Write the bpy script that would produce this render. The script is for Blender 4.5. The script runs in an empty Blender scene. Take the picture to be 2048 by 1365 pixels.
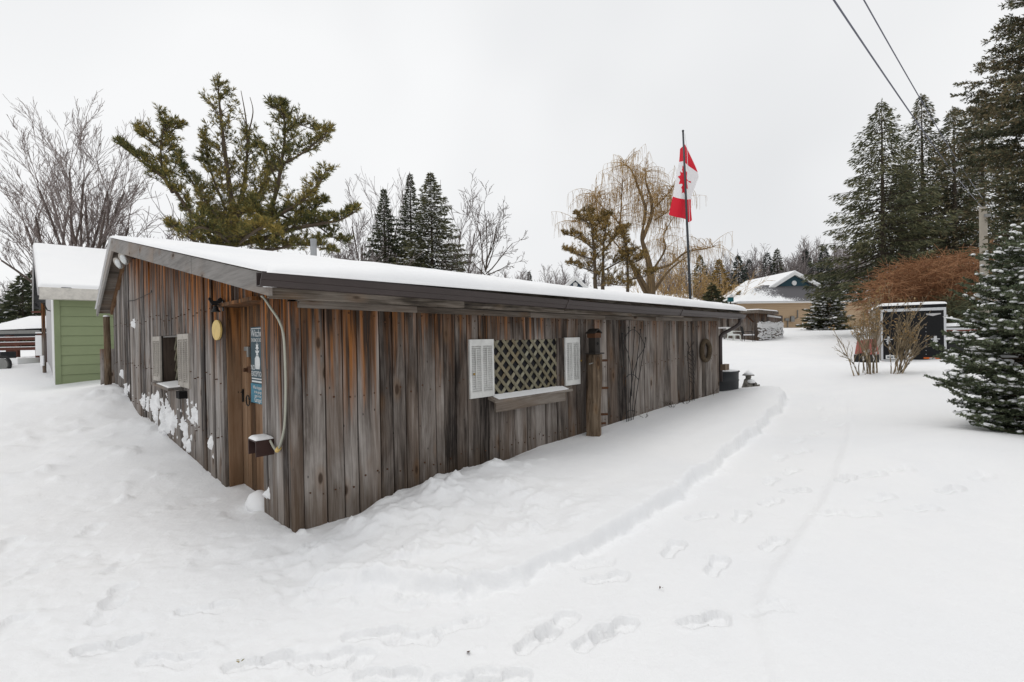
import bpy, math, random
import numpy as np
from mathutils import Vector, Matrix

random.seed(7); RNG = np.random.default_rng(11)
scene = bpy.context.scene
COL = scene.collection

# ------------------------------------------------------------------ camera
F, CAMH = 957.0, 1.6
PITCH, ROLL = math.radians(.42), math.radians(1.0)
cam_d = bpy.data.cameras.new('camera')
cam = bpy.data.objects.new('camera', cam_d); COL.objects.link(cam)
cam_d.sensor_width = 36; cam_d.lens = F/2048*36
cam_d.clip_start = .05; cam_d.clip_end = 2000
cam.matrix_world = Matrix.Translation((0, 0, CAMH)) @ Matrix.Rotation(math.pi/2-PITCH, 4, 'X') @ Matrix.Rotation(-ROLL, 4, 'Z')
scene.camera = cam

# ------------------------------------------------------------------ sky (overcast)
SUN_EL, SUN_AZ = math.radians(76), math.radians(-40)      # azimuth clockwise from +Y
SKYW = 1.35
world = bpy.data.worlds.new('World'); scene.world = world; world.use_nodes = True
wn = world.node_tree; wn.nodes.clear()
def W(t, **k):
    n = wn.nodes.new(t)
    for a, b in k.items(): setattr(n, a, b)
    return n
wout = W('ShaderNodeOutputWorld')
skyt = W('ShaderNodeTexSky', sky_type='NISHITA'); skyt.sun_disc = False
skyt.sun_elevation = SUN_EL; skyt.sun_rotation = SUN_AZ
bg1 = W('ShaderNodeBackground'); bg1.inputs['Strength'].default_value = .05
wn.links.new(skyt.outputs[0], bg1.inputs['Color'])
tc = W('ShaderNodeTexCoord'); nz = W('ShaderNodeTexNoise')
nz.noise_dimensions = '4D'; nz.inputs['W'].default_value = SKYW; nz.inputs['Scale'].default_value = .95; nz.inputs['Detail'].default_value = 3.5; nz.inputs['Roughness'].default_value = .5
rp = W('ShaderNodeValToRGB')
rp.color_ramp.elements[0].position = .36; rp.color_ramp.elements[0].color = (.67, .68, .695, 1)
rp.color_ramp.elements[1].position = .60; rp.color_ramp.elements[1].color = (.87, .875, .88, 1)
wn.links.new(tc.outputs['Generated'], nz.inputs['Vector']); wn.links.new(nz.outputs['Fac'], rp.inputs['Fac'])
bg2 = W('ShaderNodeBackground'); bg2.inputs['Strength'].default_value = 1.0
wn.links.new(rp.outputs['Color'], bg2.inputs['Color'])
mx = W('ShaderNodeMixShader'); mx.inputs['Fac'].default_value = .96
wn.links.new(bg1.outputs[0], mx.inputs[1]); wn.links.new(bg2.outputs[0], mx.inputs[2])
wn.links.new(mx.outputs[0], wout.inputs['Surface'])

sun_d = bpy.data.lights.new('sun', 'SUN'); sun_d.energy = .75; sun_d.angle = math.radians(28); sun_d.color = (1, .975, .94)
sun = bpy.data.objects.new('sun', sun_d); COL.objects.link(sun)
sdir = Vector((math.sin(SUN_AZ)*math.cos(SUN_EL), math.cos(SUN_AZ)*math.cos(SUN_EL), math.sin(SUN_EL)))
sun.rotation_euler = sdir.to_track_quat('Z', 'Y').to_euler()

scene.view_settings.view_transform = 'Standard'
scene.view_settings.look = 'None'
scene.view_settings.exposure = 0.16
scene.view_settings.gamma = 1.0
scene.view_settings.use_curve_mapping = False
scene.render.engine = 'CYCLES'
scene.cycles.max_bounces = 6
scene.cycles.diffuse_bounces = 4
scene.cycles.transparent_max_bounces = 6

# ------------------------------------------------------------------ surveying helpers (photo measurements -> metres)
def ray(u, v):
    x = (u-1024)/F; y = -(v-682.5)/F
    c, s = math.cos(-ROLL), math.sin(-ROLL)
    X = c*x-s*y; Y = s*x+c*y
    cp, sp = math.cos(PITCH), math.sin(PITCH)
    return np.array([X, cp+sp*Y, -sp+cp*Y])
CAMP = np.array([0, 0, CAMH])
def at(u, v, Y):
    d = ray(u, v); return CAMP+d*Y/d[1]
def onz(u, v, z=0):
    d = ray(u, v); return CAMP+d*(z-CAMH)/d[2]
SC = np.array([-1.820, 3.987, 0])                 # near corner of the shed
ANG = math.radians(45.935)
DR = np.array([math.cos(ANG), math.sin(ANG), 0])  # along the long wall
DL = np.array([-math.sin(ANG), math.cos(ANG), 0]) # along the gable wall
def to_shed(P):
    q = np.asarray(P)-SC
    return np.stack([q@DR, q@DL], -1)
def shed_pt(x, y, z): return SC+DR*x+DL*y+np.array([0, 0, z])

# ------------------------------------------------------------------ material helpers
class NT:
    def __init__(s, name):
        s.m = bpy.data.materials.new(name); s.m.use_nodes = True
        s.t = s.m.node_tree; s.t.nodes.clear()
        s.out = s.n('ShaderNodeOutputMaterial'); s.b = s.n('ShaderNodeBsdfPrincipled')
        s.t.links.new(s.b.outputs[0], s.out.inputs['Surface'])
    def n(s, t, **k):
        nd = s.t.nodes.new(t)
        for a, b in k.items(): setattr(nd, a, b)
        return nd
    def set(s, sock, v):
        if hasattr(v, 'is_linked') or isinstance(v, bpy.types.NodeSocket): s.t.links.new(v, sock)
        elif v is not None: sock.default_value = v
    def math(s, op, a, b=None, c=None, clamp=False):
        nd = s.n('ShaderNodeMath', operation=op); nd.use_clamp = clamp
        s.set(nd.inputs[0], a)
        if b is not None: s.set(nd.inputs[1], b)
        if c is not None: s.set(nd.inputs[2], c)
        return nd.outputs[0]
    def vmath(s, op, a, b):
        nd = s.n('ShaderNodeVectorMath', operation=op); s.set(nd.inputs[0], a); s.set(nd.inputs[1], b); return nd.outputs[0]
    def noise(s, vec, scale=1., detail=4, rough=.55, dist=0., out='Fac'):
        nd = s.n('ShaderNodeTexNoise'); s.set(nd.inputs['Vector'], vec)
        nd.inputs['Scale'].default_value = scale; nd.inputs['Detail'].default_value = detail
        nd.inputs['Roughness'].default_value = rough; nd.inputs['Distortion'].default_value = dist
        return nd.outputs[out]
    def ramp(s, fac, stops):
        nd = s.n('ShaderNodeValToRGB'); cr = nd.color_ramp
        while len(cr.elements) < len(stops): cr.elements.new(.5)
        for e, (p, c) in zip(cr.elements, stops): e.position = p; e.color = (*c, 1) if len(c) == 3 else c
        s.set(nd.inputs['Fac'], fac); return nd.outputs['Color']
    def map(s, v, a, b, c=0., d=1.):
        nd = s.n('ShaderNodeMapRange'); nd.interpolation_type = 'SMOOTHSTEP'
        s.set(nd.inputs[0], v)
        for i, q in enumerate((a, b, c, d)): nd.inputs[i+1].default_value = q
        return nd.outputs[0]
    def mix(s, fac, a, b, mode='MIX'):
        nd = s.n('ShaderNodeMix', data_type='RGBA', blend_type=mode)
        s.set(nd.inputs[0], fac)
        for sk, v in ((nd.inputs[6], a), (nd.inputs[7], b)):
            s.set(sk, (*v, 1) if isinstance(v, tuple) and len(v) == 3 else v)
        return nd.outputs[2]
    def obj(s): return s.n('ShaderNodeTexCoord').outputs['Object']
    def rnd(s): return s.n('ShaderNodeObjectInfo').outputs['Random']
    def island(s): return s.n('ShaderNodeNewGeometry').outputs['Random Per Island']
    def bump(s, h, strength=.3, dist=.01):
        nd = s.n('ShaderNodeBump'); nd.inputs['Strength'].default_value = strength; nd.inputs['Distance'].default_value = dist
        s.set(nd.inputs['Height'], h); s.t.links.new(nd.outputs[0], s.b.inputs['Normal'])
    def fin(s, col, rough=.8, metal=0., spec=.3):
        s.set(s.b.inputs['Base Color'], (*col, 1) if isinstance(col, tuple) and len(col) == 3 else col)
        s.set(s.b.inputs['Roughness'], rough); s.set(s.b.inputs['Metallic'], metal)
        s.b.inputs['Specular IOR Level'].default_value = spec
        return s.m

def plain(name, col, rough=.7, metal=0., var=.18, scale=9., spec=.3, bump=.0):
    m = NT(name); o = m.obj()
    nz = m.noise(o, scale, 5, .6)
    nz2 = m.noise(o, scale*.23, 3, .5)
    f = m.math('ADD', m.math('MULTIPLY', m.math('SUBTRACT', nz, .5), var*1.6), m.math('MULTIPLY', m.math('SUBTRACT', nz2, .5), var*1.6))
    f = m.math('ADD', f, 1.0)
    c = m.n('ShaderNodeMix', data_type='RGBA', blend_type='MULTIPLY'); c.inputs[0].default_value = 1
    c.inputs[6].default_value = (*col, 1); m.t.links.new(f, c.inputs[7])
    if bump: m.bump(nz, bump, .01)
    return m.fin(c.outputs[2], rough, metal, spec)

def wood(name, dark, mid, light, axis='z', stain=None, zr=(-1., 0.), amount=1., knots=True, contrast=1.0, roofline=True, sc=1.0, rv=.62):
    m = NT(name); o = m.obj(); r = m.rnd()
    off = m.n('ShaderNodeCombineXYZ'); 
    for i, k in enumerate((17.3, 9.1, 23.7)): m.t.links.new(m.math('MULTIPLY', r, k), off.inputs[i])
    v = m.vmath('ADD', o, off.outputs[0])
    def S(a, b):
        k = {'z': (a, a, b), 'x': (b, a, a), 'y': (a, b, a)}[axis]
        return m.vmath('MULTIPLY', v, tuple(q*sc for q in k))
    grain = m.noise(S(13, .8), 1, 7, .68, 1.1)
    fine = m.noise(S(75, 2.2), 1, 4, .7, .3)
    patch = m.noise(S(3.2, .9), 1, 4, .6, .8)
    f = m.math('MULTIPLY_ADD', m.math('SUBTRACT', grain, .5), 1.15*contrast, .5)
    f = m.math('MULTIPLY_ADD', m.math('SUBTRACT', fine, .5), .75*contrast, f)
    f = m.math('MULTIPLY_ADD', m.math('SUBTRACT', patch, .5), 1.0*contrast, f)
    f = m.math('MULTIPLY_ADD', m.math('SUBTRACT', r, .5), rv, f)
    col = m.ramp(f, [(.05, dark), (.45, mid), (.95, light)])
    # warm / cool drift of the grey
    tint = m.noise(S(2.1, .5), 1.3, 3, .5)
    col = m.mix(m.map(tint, .46, .72), col, m.mix(.45, col, (mid[0]*1.15, mid[1]*.90, mid[2]*.70)))
    if stain:
        sep = m.n('ShaderNodeSeparateXYZ'); m.t.links.new(o, sep.inputs[0])
        streak = m.noise(S(9, .35), 1, 5, .65, .5)
        hz = m.math('SUBTRACT', sep.outputs[2], m.math('MULTIPLY_ADD', sep.outputs[1], .188, 2.17))
        if roofline: hz = m.math('ADD', hz, m.math('MULTIPLY', m.map(sep.outputs[1], 6.5, 10.0), -.7))
        else: hz = m.math('ADD', hz, m.math('MULTIPLY', m.map(sep.outputs[0], .8, 5.5), -.55))
        hz = m.math('MULTIPLY_ADD', m.math('SUBTRACT', streak, .5), 2.5, hz)
        hz = m.math('MULTIPLY_ADD', m.math('SUBTRACT', r, .5), .7, hz)
        st = m.math('MULTIPLY', m.map(hz, zr[0], zr[1]), amount)
        tone = m.noise(S(16, .7), 1, 4, .6, .6)
        scol = m.ramp(tone, [(.43, tuple(c*.09 for c in stain)), (.51, tuple(c*.55 for c in stain)), (.64, tuple(c*1.6 for c in stain))])
        col = m.mix(st, col, scol)
        # damp browner foot of the boards
        foot = m.map(m.math('MULTIPLY_ADD', m.math('SUBTRACT', streak, .5), 1.2, sep.outputs[2]), .42, .05)
        col = m.mix(m.math('MULTIPLY', foot, .6), col, m.mix(.7, col, (.085, .052, .026)))
    if knots:
        vo = m.n('ShaderNodeTexVoronoi'); m.t.links.new(S(4.6, 1.9), vo.inputs['Vector']); vo.inputs['Scale'].default_value = 1.0
        vo.inputs['Randomness'].default_value = 1
        kn = m.map(vo.outputs['Distance'], .13, .07)
        ring = m.map(vo.outputs['Distance'], .30, .12)
        col = m.mix(m.math('MULTIPLY', ring, .45), col, m.mix(.6, col, (.17, .085, .03)))
        col = m.mix(m.math('MULTIPLY', kn, .85), col, (.035, .02, .012))
    # nail heads / dark specks
    vs = m.n('ShaderNodeTexVoronoi'); m.t.links.new(S(11, 5.5), vs.inputs['Vector']); vs.inputs['Scale'].default_value = 1
    col = m.mix(m.math('MULTIPLY', m.map(vs.outputs['Distance'], .085, .05), .75), col, (.018, .014, .012))
    h = m.math('ADD', m.math('MULTIPLY', fine, .6), grain)
    m.bump(h, .55, .006)
    return m.fin(col, .88, 0, .2)

def foliage(name, cols, scale=1.4, rough=.75, trans=.0):
    m = NT(name); o = m.obj(); i = m.island()
    nz = m.noise(o, scale, 4, .6)
    f = m.math('MULTIPLY_ADD', m.math('SUBTRACT', i, .5), .5, nz)
    n = len(cols)
    return m.fin(m.ramp(f, [(.25+.5*k/(n-1), c) for k, c in enumerate(cols)]), rough, 0, .25)

M = {}
# snow ground
def snow_mat(name, base=.9, dirty=0., bscale=38., bstr=.35):
    m = NT(name); g = m.n('ShaderNodeNewGeometry'); p = g.outputs['Position']
    a = m.noise(p, bscale, 6, .65); b = m.noise(p, bscale*.16, 4, .6); e = m.noise(p, 210., 2, .5)
    d = m.noise(p, .55, 5, .6, .6)
    col = m.ramp(d, [(.3, (base*.965, base*.972, base*.985)), (.7, (base*1.015, base*1.015, base*1.015))])
    h = m.math('ADD', m.math('ADD', m.math('MULTIPLY', a, .5), m.math('MULTIPLY', b, 1.1)), m.math('MULTIPLY', e, .3))
    m.bump(h, bstr, .02)
    m.b.inputs['Subsurface Weight'].default_value = 0
    return m.fin(col, .65, 0, .2)
M['snow'] = snow_mat('snow_ground_material', .865, bstr=.5)
M['snow_cap'] = snow_mat('snow_cap_material', .88, bscale=24, bstr=.15)
M['plank'] = wood('weathered_board', (.018, .014, .012), (.130, .110, .096), (.33, .30, .275), 'z', (.17, .064, .015), (-1.2, -.15), .92, roofline=False, contrast=1.15)
M['plank_g'] = wood('weathered_board_gable', (.030, .025, .023), (.165, .148, .136), (.37, .345, .325), 'z', (.24, .085, .018), (-1.35, -.2), 1., contrast=1.35)
M['plank_door'] = wood('brown_door_board', (.05, .026, .012), (.165, .092, .048), (.27, .175, .11), 'z', (.22, .09, .025), (-1.1, -.2), .9, knots=False)
M['board_y'] = wood('grey_rake_board', (.10, .094, .088), (.235, .222, .21), (.36, .345, .33), 'y', contrast=.7)
M['board_x'] = wood('dark_eave_board', (.012, .010, .009), (.085, .070, .056), (.26, .225, .19), 'x', contrast=1.6, rv=.22)
M['board_x2'] = wood('pale_trim_board', (.045, .037, .031), (.145, .122, .102), (.28, .25, .22), 'x', contrast=1.1, rv=.25)
M['jamb'] = wood('dark_jamb', (.02, .014, .01), (.05, .036, .028), (.09, .068, .055), 'z', knots=False)
M['log'] = wood('brown_log', (.03, .02, .013), (.135, .097, .065), (.29, .23, .165), 'z', contrast=1.35, sc=1.3)
M['lattice'] = wood('olive_lattice', (.085, .076, .052), (.19, .175, .122), (.29, .275, .21), 'z', knots=False, contrast=.6)
M['dark'] = plain('dark_interior', (.006, .0055, .006), .9)
M['glass'] = plain('dark_pane', (.006, .006, .008), .5, var=.1, spec=.2)
M['white'] = plain('chalky_white_paint', (.60, .60, .58), .7, var=.28, scale=14)
M['cream'] = plain('cream_shutter_paint', (.40, .37, .33), .75, var=.3, scale=14)
M['gutter'] = plain('dark_brown_gutter', (.040, .029, .027), .45, var=.25, scale=5, spec=.4)
M['black'] = plain('black_iron', (.012, .012, .012), .55)
M['black2'] = plain('weathered_and_shade_black', (.022, .018, .015), .7, var=.4)
M['rust'] = plain('rust', (.075, .032, .014), .85, var=.5, scale=30)
M['steel'] = plain('galvanised_steel', (.35, .36, .37), .42, .8, var=.3, scale=6)
M['zinc'] = plain('grey_zinc', (.22, .22, .21), .5, .5, var=.3, scale=20)
M['tank'] = plain('dark_tank', (.035, .037, .04), .5, .3, var=.25, scale=5)
M['brass'] = plain('brass', (.42, .28, .08), .4, .8)
M['cable'] = plain('grey_green_cable', (.42, .42, .35), .6, var=.25)
M['boxbrown'] = plain('brown_metal_box', (.045, .022, .018), .55, var=.3)
M['yellow'] = plain('yellow_plaque', (.62, .45, .16), .6, var=.25, scale=30)
M['lens'] = plain('floodlight_lens', (.55, .57, .57), .2, 0, var=.3, scale=20, spec=.6)
M['slate'] = plain('slate_blue_sign', (.035, .068, .085), .6, var=.35, scale=22)
M['teal'] = plain('teal_sign', (.04, .165, .235), .6, var=.3, scale=18)
M['print'] = plain('worn_white_print', (.62, .64, .64), .7, var=.3, scale=40)
M['vine'] = plain('vine_wreath', (.085, .062, .038), .85, var=.6, scale=40)
M['stone'] = plain('garden_stone', (.17, .16, .14), .9, var=.4, scale=22)
M['green'] = plain('sage_green_siding', (.25, .295, .165), .6, var=.10, scale=3)
M['green2'] = plain('sage_green_trim', (.225, .27, .15), .6, var=.15, scale=5)
M['oldwhite'] = plain('peeling_white_board', (.62, .59, .54), .75, var=.3, scale=22)
M['lilac'] = plain('pale_grey_board', (.46, .45, .45), .7, var=.15)
M['deckred'] = plain('red_brown_deck_stain', (.10, .032, .02), .7, var=.3, scale=8)
M['shingle'] = plain('grey_shingle', (.10, .10, .105), .9, var=.3, scale=12)
M['tan'] = plain('tan_vinyl', (.46, .335, .215), .65, var=.06)
M['tealgable'] = plain('dark_teal_siding', (.022, .06, .08), .7, var=.15)
M['blueside'] = plain('blue_grey_siding', (.045, .075, .11), .7, var=.15)
M['trimw'] = plain('white_trim', (.74, .74, .73), .6, var=.08)
M['trailer'] = plain('black_trailer_skin', (.006, .006, .007), .5, var=.25, spec=.22)
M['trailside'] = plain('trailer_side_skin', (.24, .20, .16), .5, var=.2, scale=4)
M['alu'] = plain('aluminium_frame', (.58, .59, .60), .4, .5, var=.12)
M['red'] = plain('red_lens', (.30, .012, .01), .4)
M['orange'] = plain('orange_strip', (.62, .13, .02), .4)
M['redpaint'] = plain('faded_red', (.36, .11, .09), .7, var=.35)
M['boatred'] = plain('red_side', (.16, .032, .018), .6, var=.3)
M['plastic'] = plain('white_plastic', (.72, .74, .70), .5, var=.08)
M['pole'] = plain('grey_pole_wood', (.30, .27, .225), .85, var=.3, scale=6)
M['wire'] = plain('wire_with_sky_sheen', (.09, .095, .13), .4)  # lighter blue-grey holds the sky's reflection on the dark wire
M['polesteel'] = plain('dark_pole', (.05, .055, .06), .5, .3)
M['flagred'] = plain('flag_red', (.62, .012, .03), .75, var=.06)
M['flagwhite'] = plain('flag_white', (.80, .78, .79), .75, var=.05)
M['tealbox'] = plain('teal_paint', (.01, .12, .14), .6)
M['bark'] = plain('grey_brown_bark', (.115, .09, .078), .9, var=.35, scale=12)
M['barkdark'] = plain('dark_bark', (.07, .055, .042), .9, var=.35, scale=8)
M['barkpine'] = plain('pine_bark', (.10, .075, .052), .9, var=.35, scale=8)
M['barkwillow'] = plain('willow_bark', (.15, .105, .06), .9, var=.3, scale=6)
M['willow'] = foliage('willow_twigs', [(.30, .18, .065), (.46, .295, .115), (.56, .40, .20)], .5)
M['twig'] = foliage('maple_twigs', [(.17, .135, .125), (.26, .215, .20), (.34, .295, .28)], .8)
M['fartwig'] = foliage('far_twigs', [(.15, .125, .12), (.21, .18, .175), (.27, .235, .225)], .12)  # greyed tone carries the haze of distance in its colour
M['shrub'] = foliage('shrub_stems', [(.13, .098, .06), (.25, .19, .115), (.36, .285, .185)], 2.5)
M['dryleaf'] = foliage('dry_leaves', [(.17, .10, .04), (.30, .19, .075), (.38, .27, .14)], 3)
M['orangetwig'] = foliage('orange_brown_twigs', [(.19, .086, .042), (.30, .142, .066), (.40, .22, .115)], .6)
M['spruce'] = foliage('spruce_needles', [(.028, .037, .021), (.070, .080, .043), (.125, .132, .072)], .8)
M['spruceolive'] = foliage('olive_spruce_needles', [(.045, .052, .030), (.105, .112, .058), (.18, .165, .085)], .35)
M['sprucenear'] = foliage('near_spruce_needles', [(.042, .06, .033), (.11, .135, .078), (.20, .225, .14)], 2.4)
M['sprucebig'] = foliage('tall_spruce_needles', [(.042, .052, .030), (.105, .112, .064), (.20, .15, .08)], .8)
M['pine'] = foliage('pine_needles', [(.06, .075, .03), (.165, .155, .05), (.36, .265, .07)], .42)
M['pinebrown'] = foliage('browned_pine_needles', [(.10, .08, .03), (.26, .175, .06), (.42, .28, .10)], .3)
M['cedar'] = foliage('far_conifer_needles', [(.03, .042, .034), (.055, .068, .056), (.085, .098, .082)], .3)  # muted blue-green has the distance haze put into its colour

# ------------------------------------------------------------------ mesh helpers
def link(name, me, mat=None, parent=None, label=None, cat=None, group=None, kind=None, smooth=False):
    if mat is not None:
        for q in (mat if isinstance(mat, (list, tuple)) else [mat]): me.materials.append(q)
    o = bpy.data.objects.new(name, me); COL.objects.link(o)
    if parent is not None: o.parent = parent
    if smooth: me.polygons.foreach_set('use_smooth', [True]*len(me.polygons))
    return tag(o, label, cat, group, kind)
def tag(o, label=None, cat=None, group=None, kind=None):
    for k, q in (('label', label), ('category', cat), ('group', group), ('kind', kind)):
        if q: o[k] = q
    return o
def thing(name, label, cat, loc=(0, 0, 0), rz=0, group=None):
    o = bpy.data.objects.new(name, None); COL.objects.link(o); o.empty_display_size = .2
    o.location = tuple(float(q) for q in loc); o.rotation_euler = (0, 0, rz)
    return tag(o, label, cat, group)
def np_mesh(name, V, faces_list):
    """V (n,3); faces_list: arrays (m,3) or (m,4)"""
    me = bpy.data.meshes.new(name)
    V = np.asarray(V, np.float32)
    me.vertices.add(len(V)); me.vertices.foreach_set('co', V.ravel())
    loops = np.concatenate([f.ravel() for f in faces_list]).astype(np.int32)
    tot = np.concatenate([np.full(len(f), f.shape[1]) for f in faces_list]).astype(np.int32)
    start = np.concatenate([[0], np.cumsum(tot)[:-1]]).astype(np.int32)
    me.loops.add(len(loops)); me.loops.foreach_set('vertex_index', loops)
    me.polygons.add(len(tot)); me.polygons.foreach_set('loop_start', start)
    me.update(calc_edges=True); me.validate()
    return me
class MB:
    def __init__(s): s.v = []; s.f = []
    def add(s, vs, fs):
        b = len(s.v); s.v += [tuple(float(q) for q in p) for p in vs]; s.f += [tuple(b+i for i in f) for f in fs]; return s
    def hexa(s, p):   # 8 corners: bottom ring 0-3, top ring 4-7
        return s.add(p, [(3, 2, 1, 0), (4, 5, 6, 7), (0, 1, 5, 4), (1, 2, 6, 5), (2, 3, 7, 6), (3, 0, 4, 7)])
    def box(s, a, b):
        (x0, y0, z0), (x1, y1, z1) = a, b
        return s.hexa([(x0, y0, z0), (x1, y0, z0), (x1, y1, z0), (x0, y1, z0), (x0, y0, z1), (x1, y0, z1), (x1, y1, z1), (x0, y1, z1)])
    def beam(s, p, q, w, h, up=(0, 0, 1)):
        p, q = Vector(p), Vector(q); d = (q-p).normalized(); u = Vector(up)
        r = d.cross(u).normalized(); u = r.cross(d).normalized()
        r, u = r*w/2, u*h/2
        return s.hexa([p-r-u, p+r-u, q+r-u, q-r-u, p-r+u, p+r+u, q+r+u, q-r+u])
    def tube(s, pts, rad, n=8, caps=True):
        pts = [Vector(p) for p in pts]; m = len(pts)
        rad = rad if isinstance(rad, (list, tuple)) else [rad]*m
        ref = Vector((0, 0, 1)) if abs((pts[-1]-pts[0]).normalized().z) < .9 else Vector((1, 0, 0))
        vs = []; fs = []
        for i, p in enumerate(pts):
            d = (pts[min(i+1, m-1)]-pts[max(i-1, 0)]).normalized()
            a = d.cross(ref).normalized(); b = d.cross(a)
            for k in range(n):
                t = 2*math.pi*k/n; vs.append(p+(a*math.cos(t)+b*math.sin(t))*rad[i])
        for i in range(m-1):
            for k in range(n):
                k2 = (k+1) % n; fs.append((i*n+k, i*n+k2, (i+1)*n+k2, (i+1)*n+k))
        if caps: fs += [tuple(range(n))[::-1], tuple((m-1)*n+k for k in range(n))]
        return s.add(vs, fs)
    def lathe(s, prof, c=(0, 0, 0), n=16, sx=1, sy=1):
        vs = []; fs = []
        for r, z in prof:
            for k in range(n):
                t = 2*math.pi*k/n; vs.append((c[0]+r*math.cos(t)*sx, c[1]+r*math.sin(t)*sy, c[2]+z))
        for i in range(len(prof)-1):
            for k in range(n):
                k2 = (k+1) % n; fs.append((i*n+k, i*n+k2, (i+1)*n+k2, (i+1)*n+k))
        fs += [tuple(range(n))[::-1], tuple((len(prof)-1)*n+k for k in range(n))]
        return s.add(vs, fs)
    def prism(s, poly, off):   # polygon of 3-D points extruded by off
        n = len(poly); o = Vector(off)
        vs = [Vector(p) for p in poly]+[Vector(p)+o for p in poly]
        return s.add(vs, [tuple(range(n))[::-1], tuple(range(n, 2*n))]+[(i, (i+1) % n, n+(i+1) % n, n+i) for i in range(n)])
    def build(s, name, mat, parent=None, smooth=False, **k):
        me = bpy.data.meshes.new(name); me.from_pydata(s.v, [], s.f); me.update()
        return link(name, me, mat, parent, smooth=smooth, **k)

def tubes_np(P0, P1, R0, R1, n=3):
    P0, P1 = np.asarray(P0, float), np.asarray(P1, float); R0, R1 = np.asarray(R0, float), np.asarray(R1, float)
    d = P1-P0; d /= np.linalg.norm(d, axis=1, keepdims=True)+1e-9
    ref = np.where(np.abs(d[:, 2:3]) < .9, np.array([[0, 0, 1.]]), np.array([[1., 0, 0]]))
    a = np.cross(d, ref); a /= np.linalg.norm(a, axis=1, keepdims=True)+1e-9; b = np.cross(d, a)
    N = len(P0); V = np.zeros((N, 2*n, 3))
    for k in range(n):
        t = 2*math.pi*k/n; o = a*math.cos(t)+b*math.sin(t)
        V[:, k] = P0+o*R0[:, None]; V[:, n+k] = P1+o*R1[:, None]
    f = np.array([[k, (k+1) % n, n+(k+1) % n, n+k] for k in range(n)])
    Fc = (np.arange(N)[:, None, None]*2*n+f[None]).reshape(-1, 4)
    return V.reshape(-1, 3), Fc
def blades_np(P, D, L, Wd, rng, curl=0.):
    """diamond blades along D"""
    P = np.asarray(P); D = np.asarray(D); D = D/(np.linalg.norm(D, axis=1, keepdims=True)+1e-9)
    r = rng.normal(size=P.shape); s = np.cross(D, r); s /= np.linalg.norm(s, axis=1, keepdims=True)+1e-9
    L = np.broadcast_to(L, len(P))[:, None]; Wd = np.broadcast_to(Wd, len(P))[:, None]
    V = np.stack([P, P+D*L*.45+s*Wd, P+D*L, P+D*L*.45-s*Wd], 1)
    return V.reshape(-1, 3), (np.arange(len(P))[:, None]*4+np.arange(4)[None])
def join_np(parts):
    Vs, Fs, b = [], [], 0
    for V, Fc in parts: Vs.append(V); Fs.append(Fc+b); b += len(V)
    return np.concatenate(Vs), [np.concatenate(Fs)] if len({f.shape[1] for f in Fs}) == 1 else Fs
OCT = None
def blobs_np(P, D, L, Wd, H):
    """small smooth lumps of snow (14-vertex ellipsoids)"""
    P = np.asarray(P, float); D = np.asarray(D, float).copy(); D[:, 2] *= .6; D /= np.linalg.norm(D, axis=1, keepdims=True)+1e-9
    s = np.cross(D, [0, 0, 1.]); s /= np.linalg.norm(s, axis=1, keepdims=True)+1e-9; u = np.cross(s, D)
    n = 6; base = []
    for z, r in ((-.25, .75), (.35, .95), (.85, .5)):
        for k in range(n):
            t = 2*math.pi*k/n; base.append((r*math.cos(t), r*math.sin(t), z))
    base.append((0, 0, 1.0)); base = np.array(base)
    L, Wd, H = [np.broadcast_to(q, len(P))[:, None, None] for q in (L, Wd, H)]
    V = P[:, None]+D[:, None]*L*base[None, :, 0:1]+s[:, None]*Wd*base[None, :, 1:2]+u[:, None]*H*base[None, :, 2:3]
    q = [[i*n+k, i*n+(k+1) % n, (i+1)*n+(k+1) % n, (i+1)*n+k] for i in range(2) for k in range(n)]
    t = [[2*n+k, 2*n+(k+1) % n, 3*n] for k in range(n)]
    nb = len(base); idx = np.arange(len(P))[:, None, None]*nb
    return V.reshape(-1, 3), [(idx+np.array(q)[None]).reshape(-1, 4), (idx+np.array(t)[None]).reshape(-1, 3)]

# ------------------------------------------------------------------ terrain
# surveyed ground levels: (x, y, z)
CP = []
def cp(u, v, Y): CP.append(at(u, v, Y))
def cz(u, v, z): CP.append(onz(u, v, z))
for x, y, z in ((-6, -6, 0), (6, -6, .05), (0, -4, 0), (-3, 1.2, 0), (0, 1, 0), (2.5, 1.2, 0), (5, 2, .12), (-5, 2.5, .0), (0, 2.6, 0), (-2.8, 4.4, 0)): CP.append(np.array([x, y, z]))
for s_, z in ((1.7, .0), (2.4, .05), (4, .12), (6.4, .25), (8.5, .48), (10.4, .68)): CP.append(shed_pt(-.15, s_, z))
cz(60, 900, .05); cz(0, 980, .0); cz(200, 850, .16); cz(0, 835, .32); cz(60, 790, .5); cz(330, 1000, .0)
cp(113, 770, 13); cp(180, 775, 12.2); cp(70, 730, 15.2); cp(0, 755, 13.5); cp(-200, 752, 14); cp(20, 722, 20)
CP += [np.array([-20, 18, .95]), np.array([-30, 40, 1.2]), np.array([-15, 30, 1.0]), np.array([-60, 60, 2.0]), np.array([-90, 20, 1.0]), np.array([-25, -5, .2])]
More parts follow.
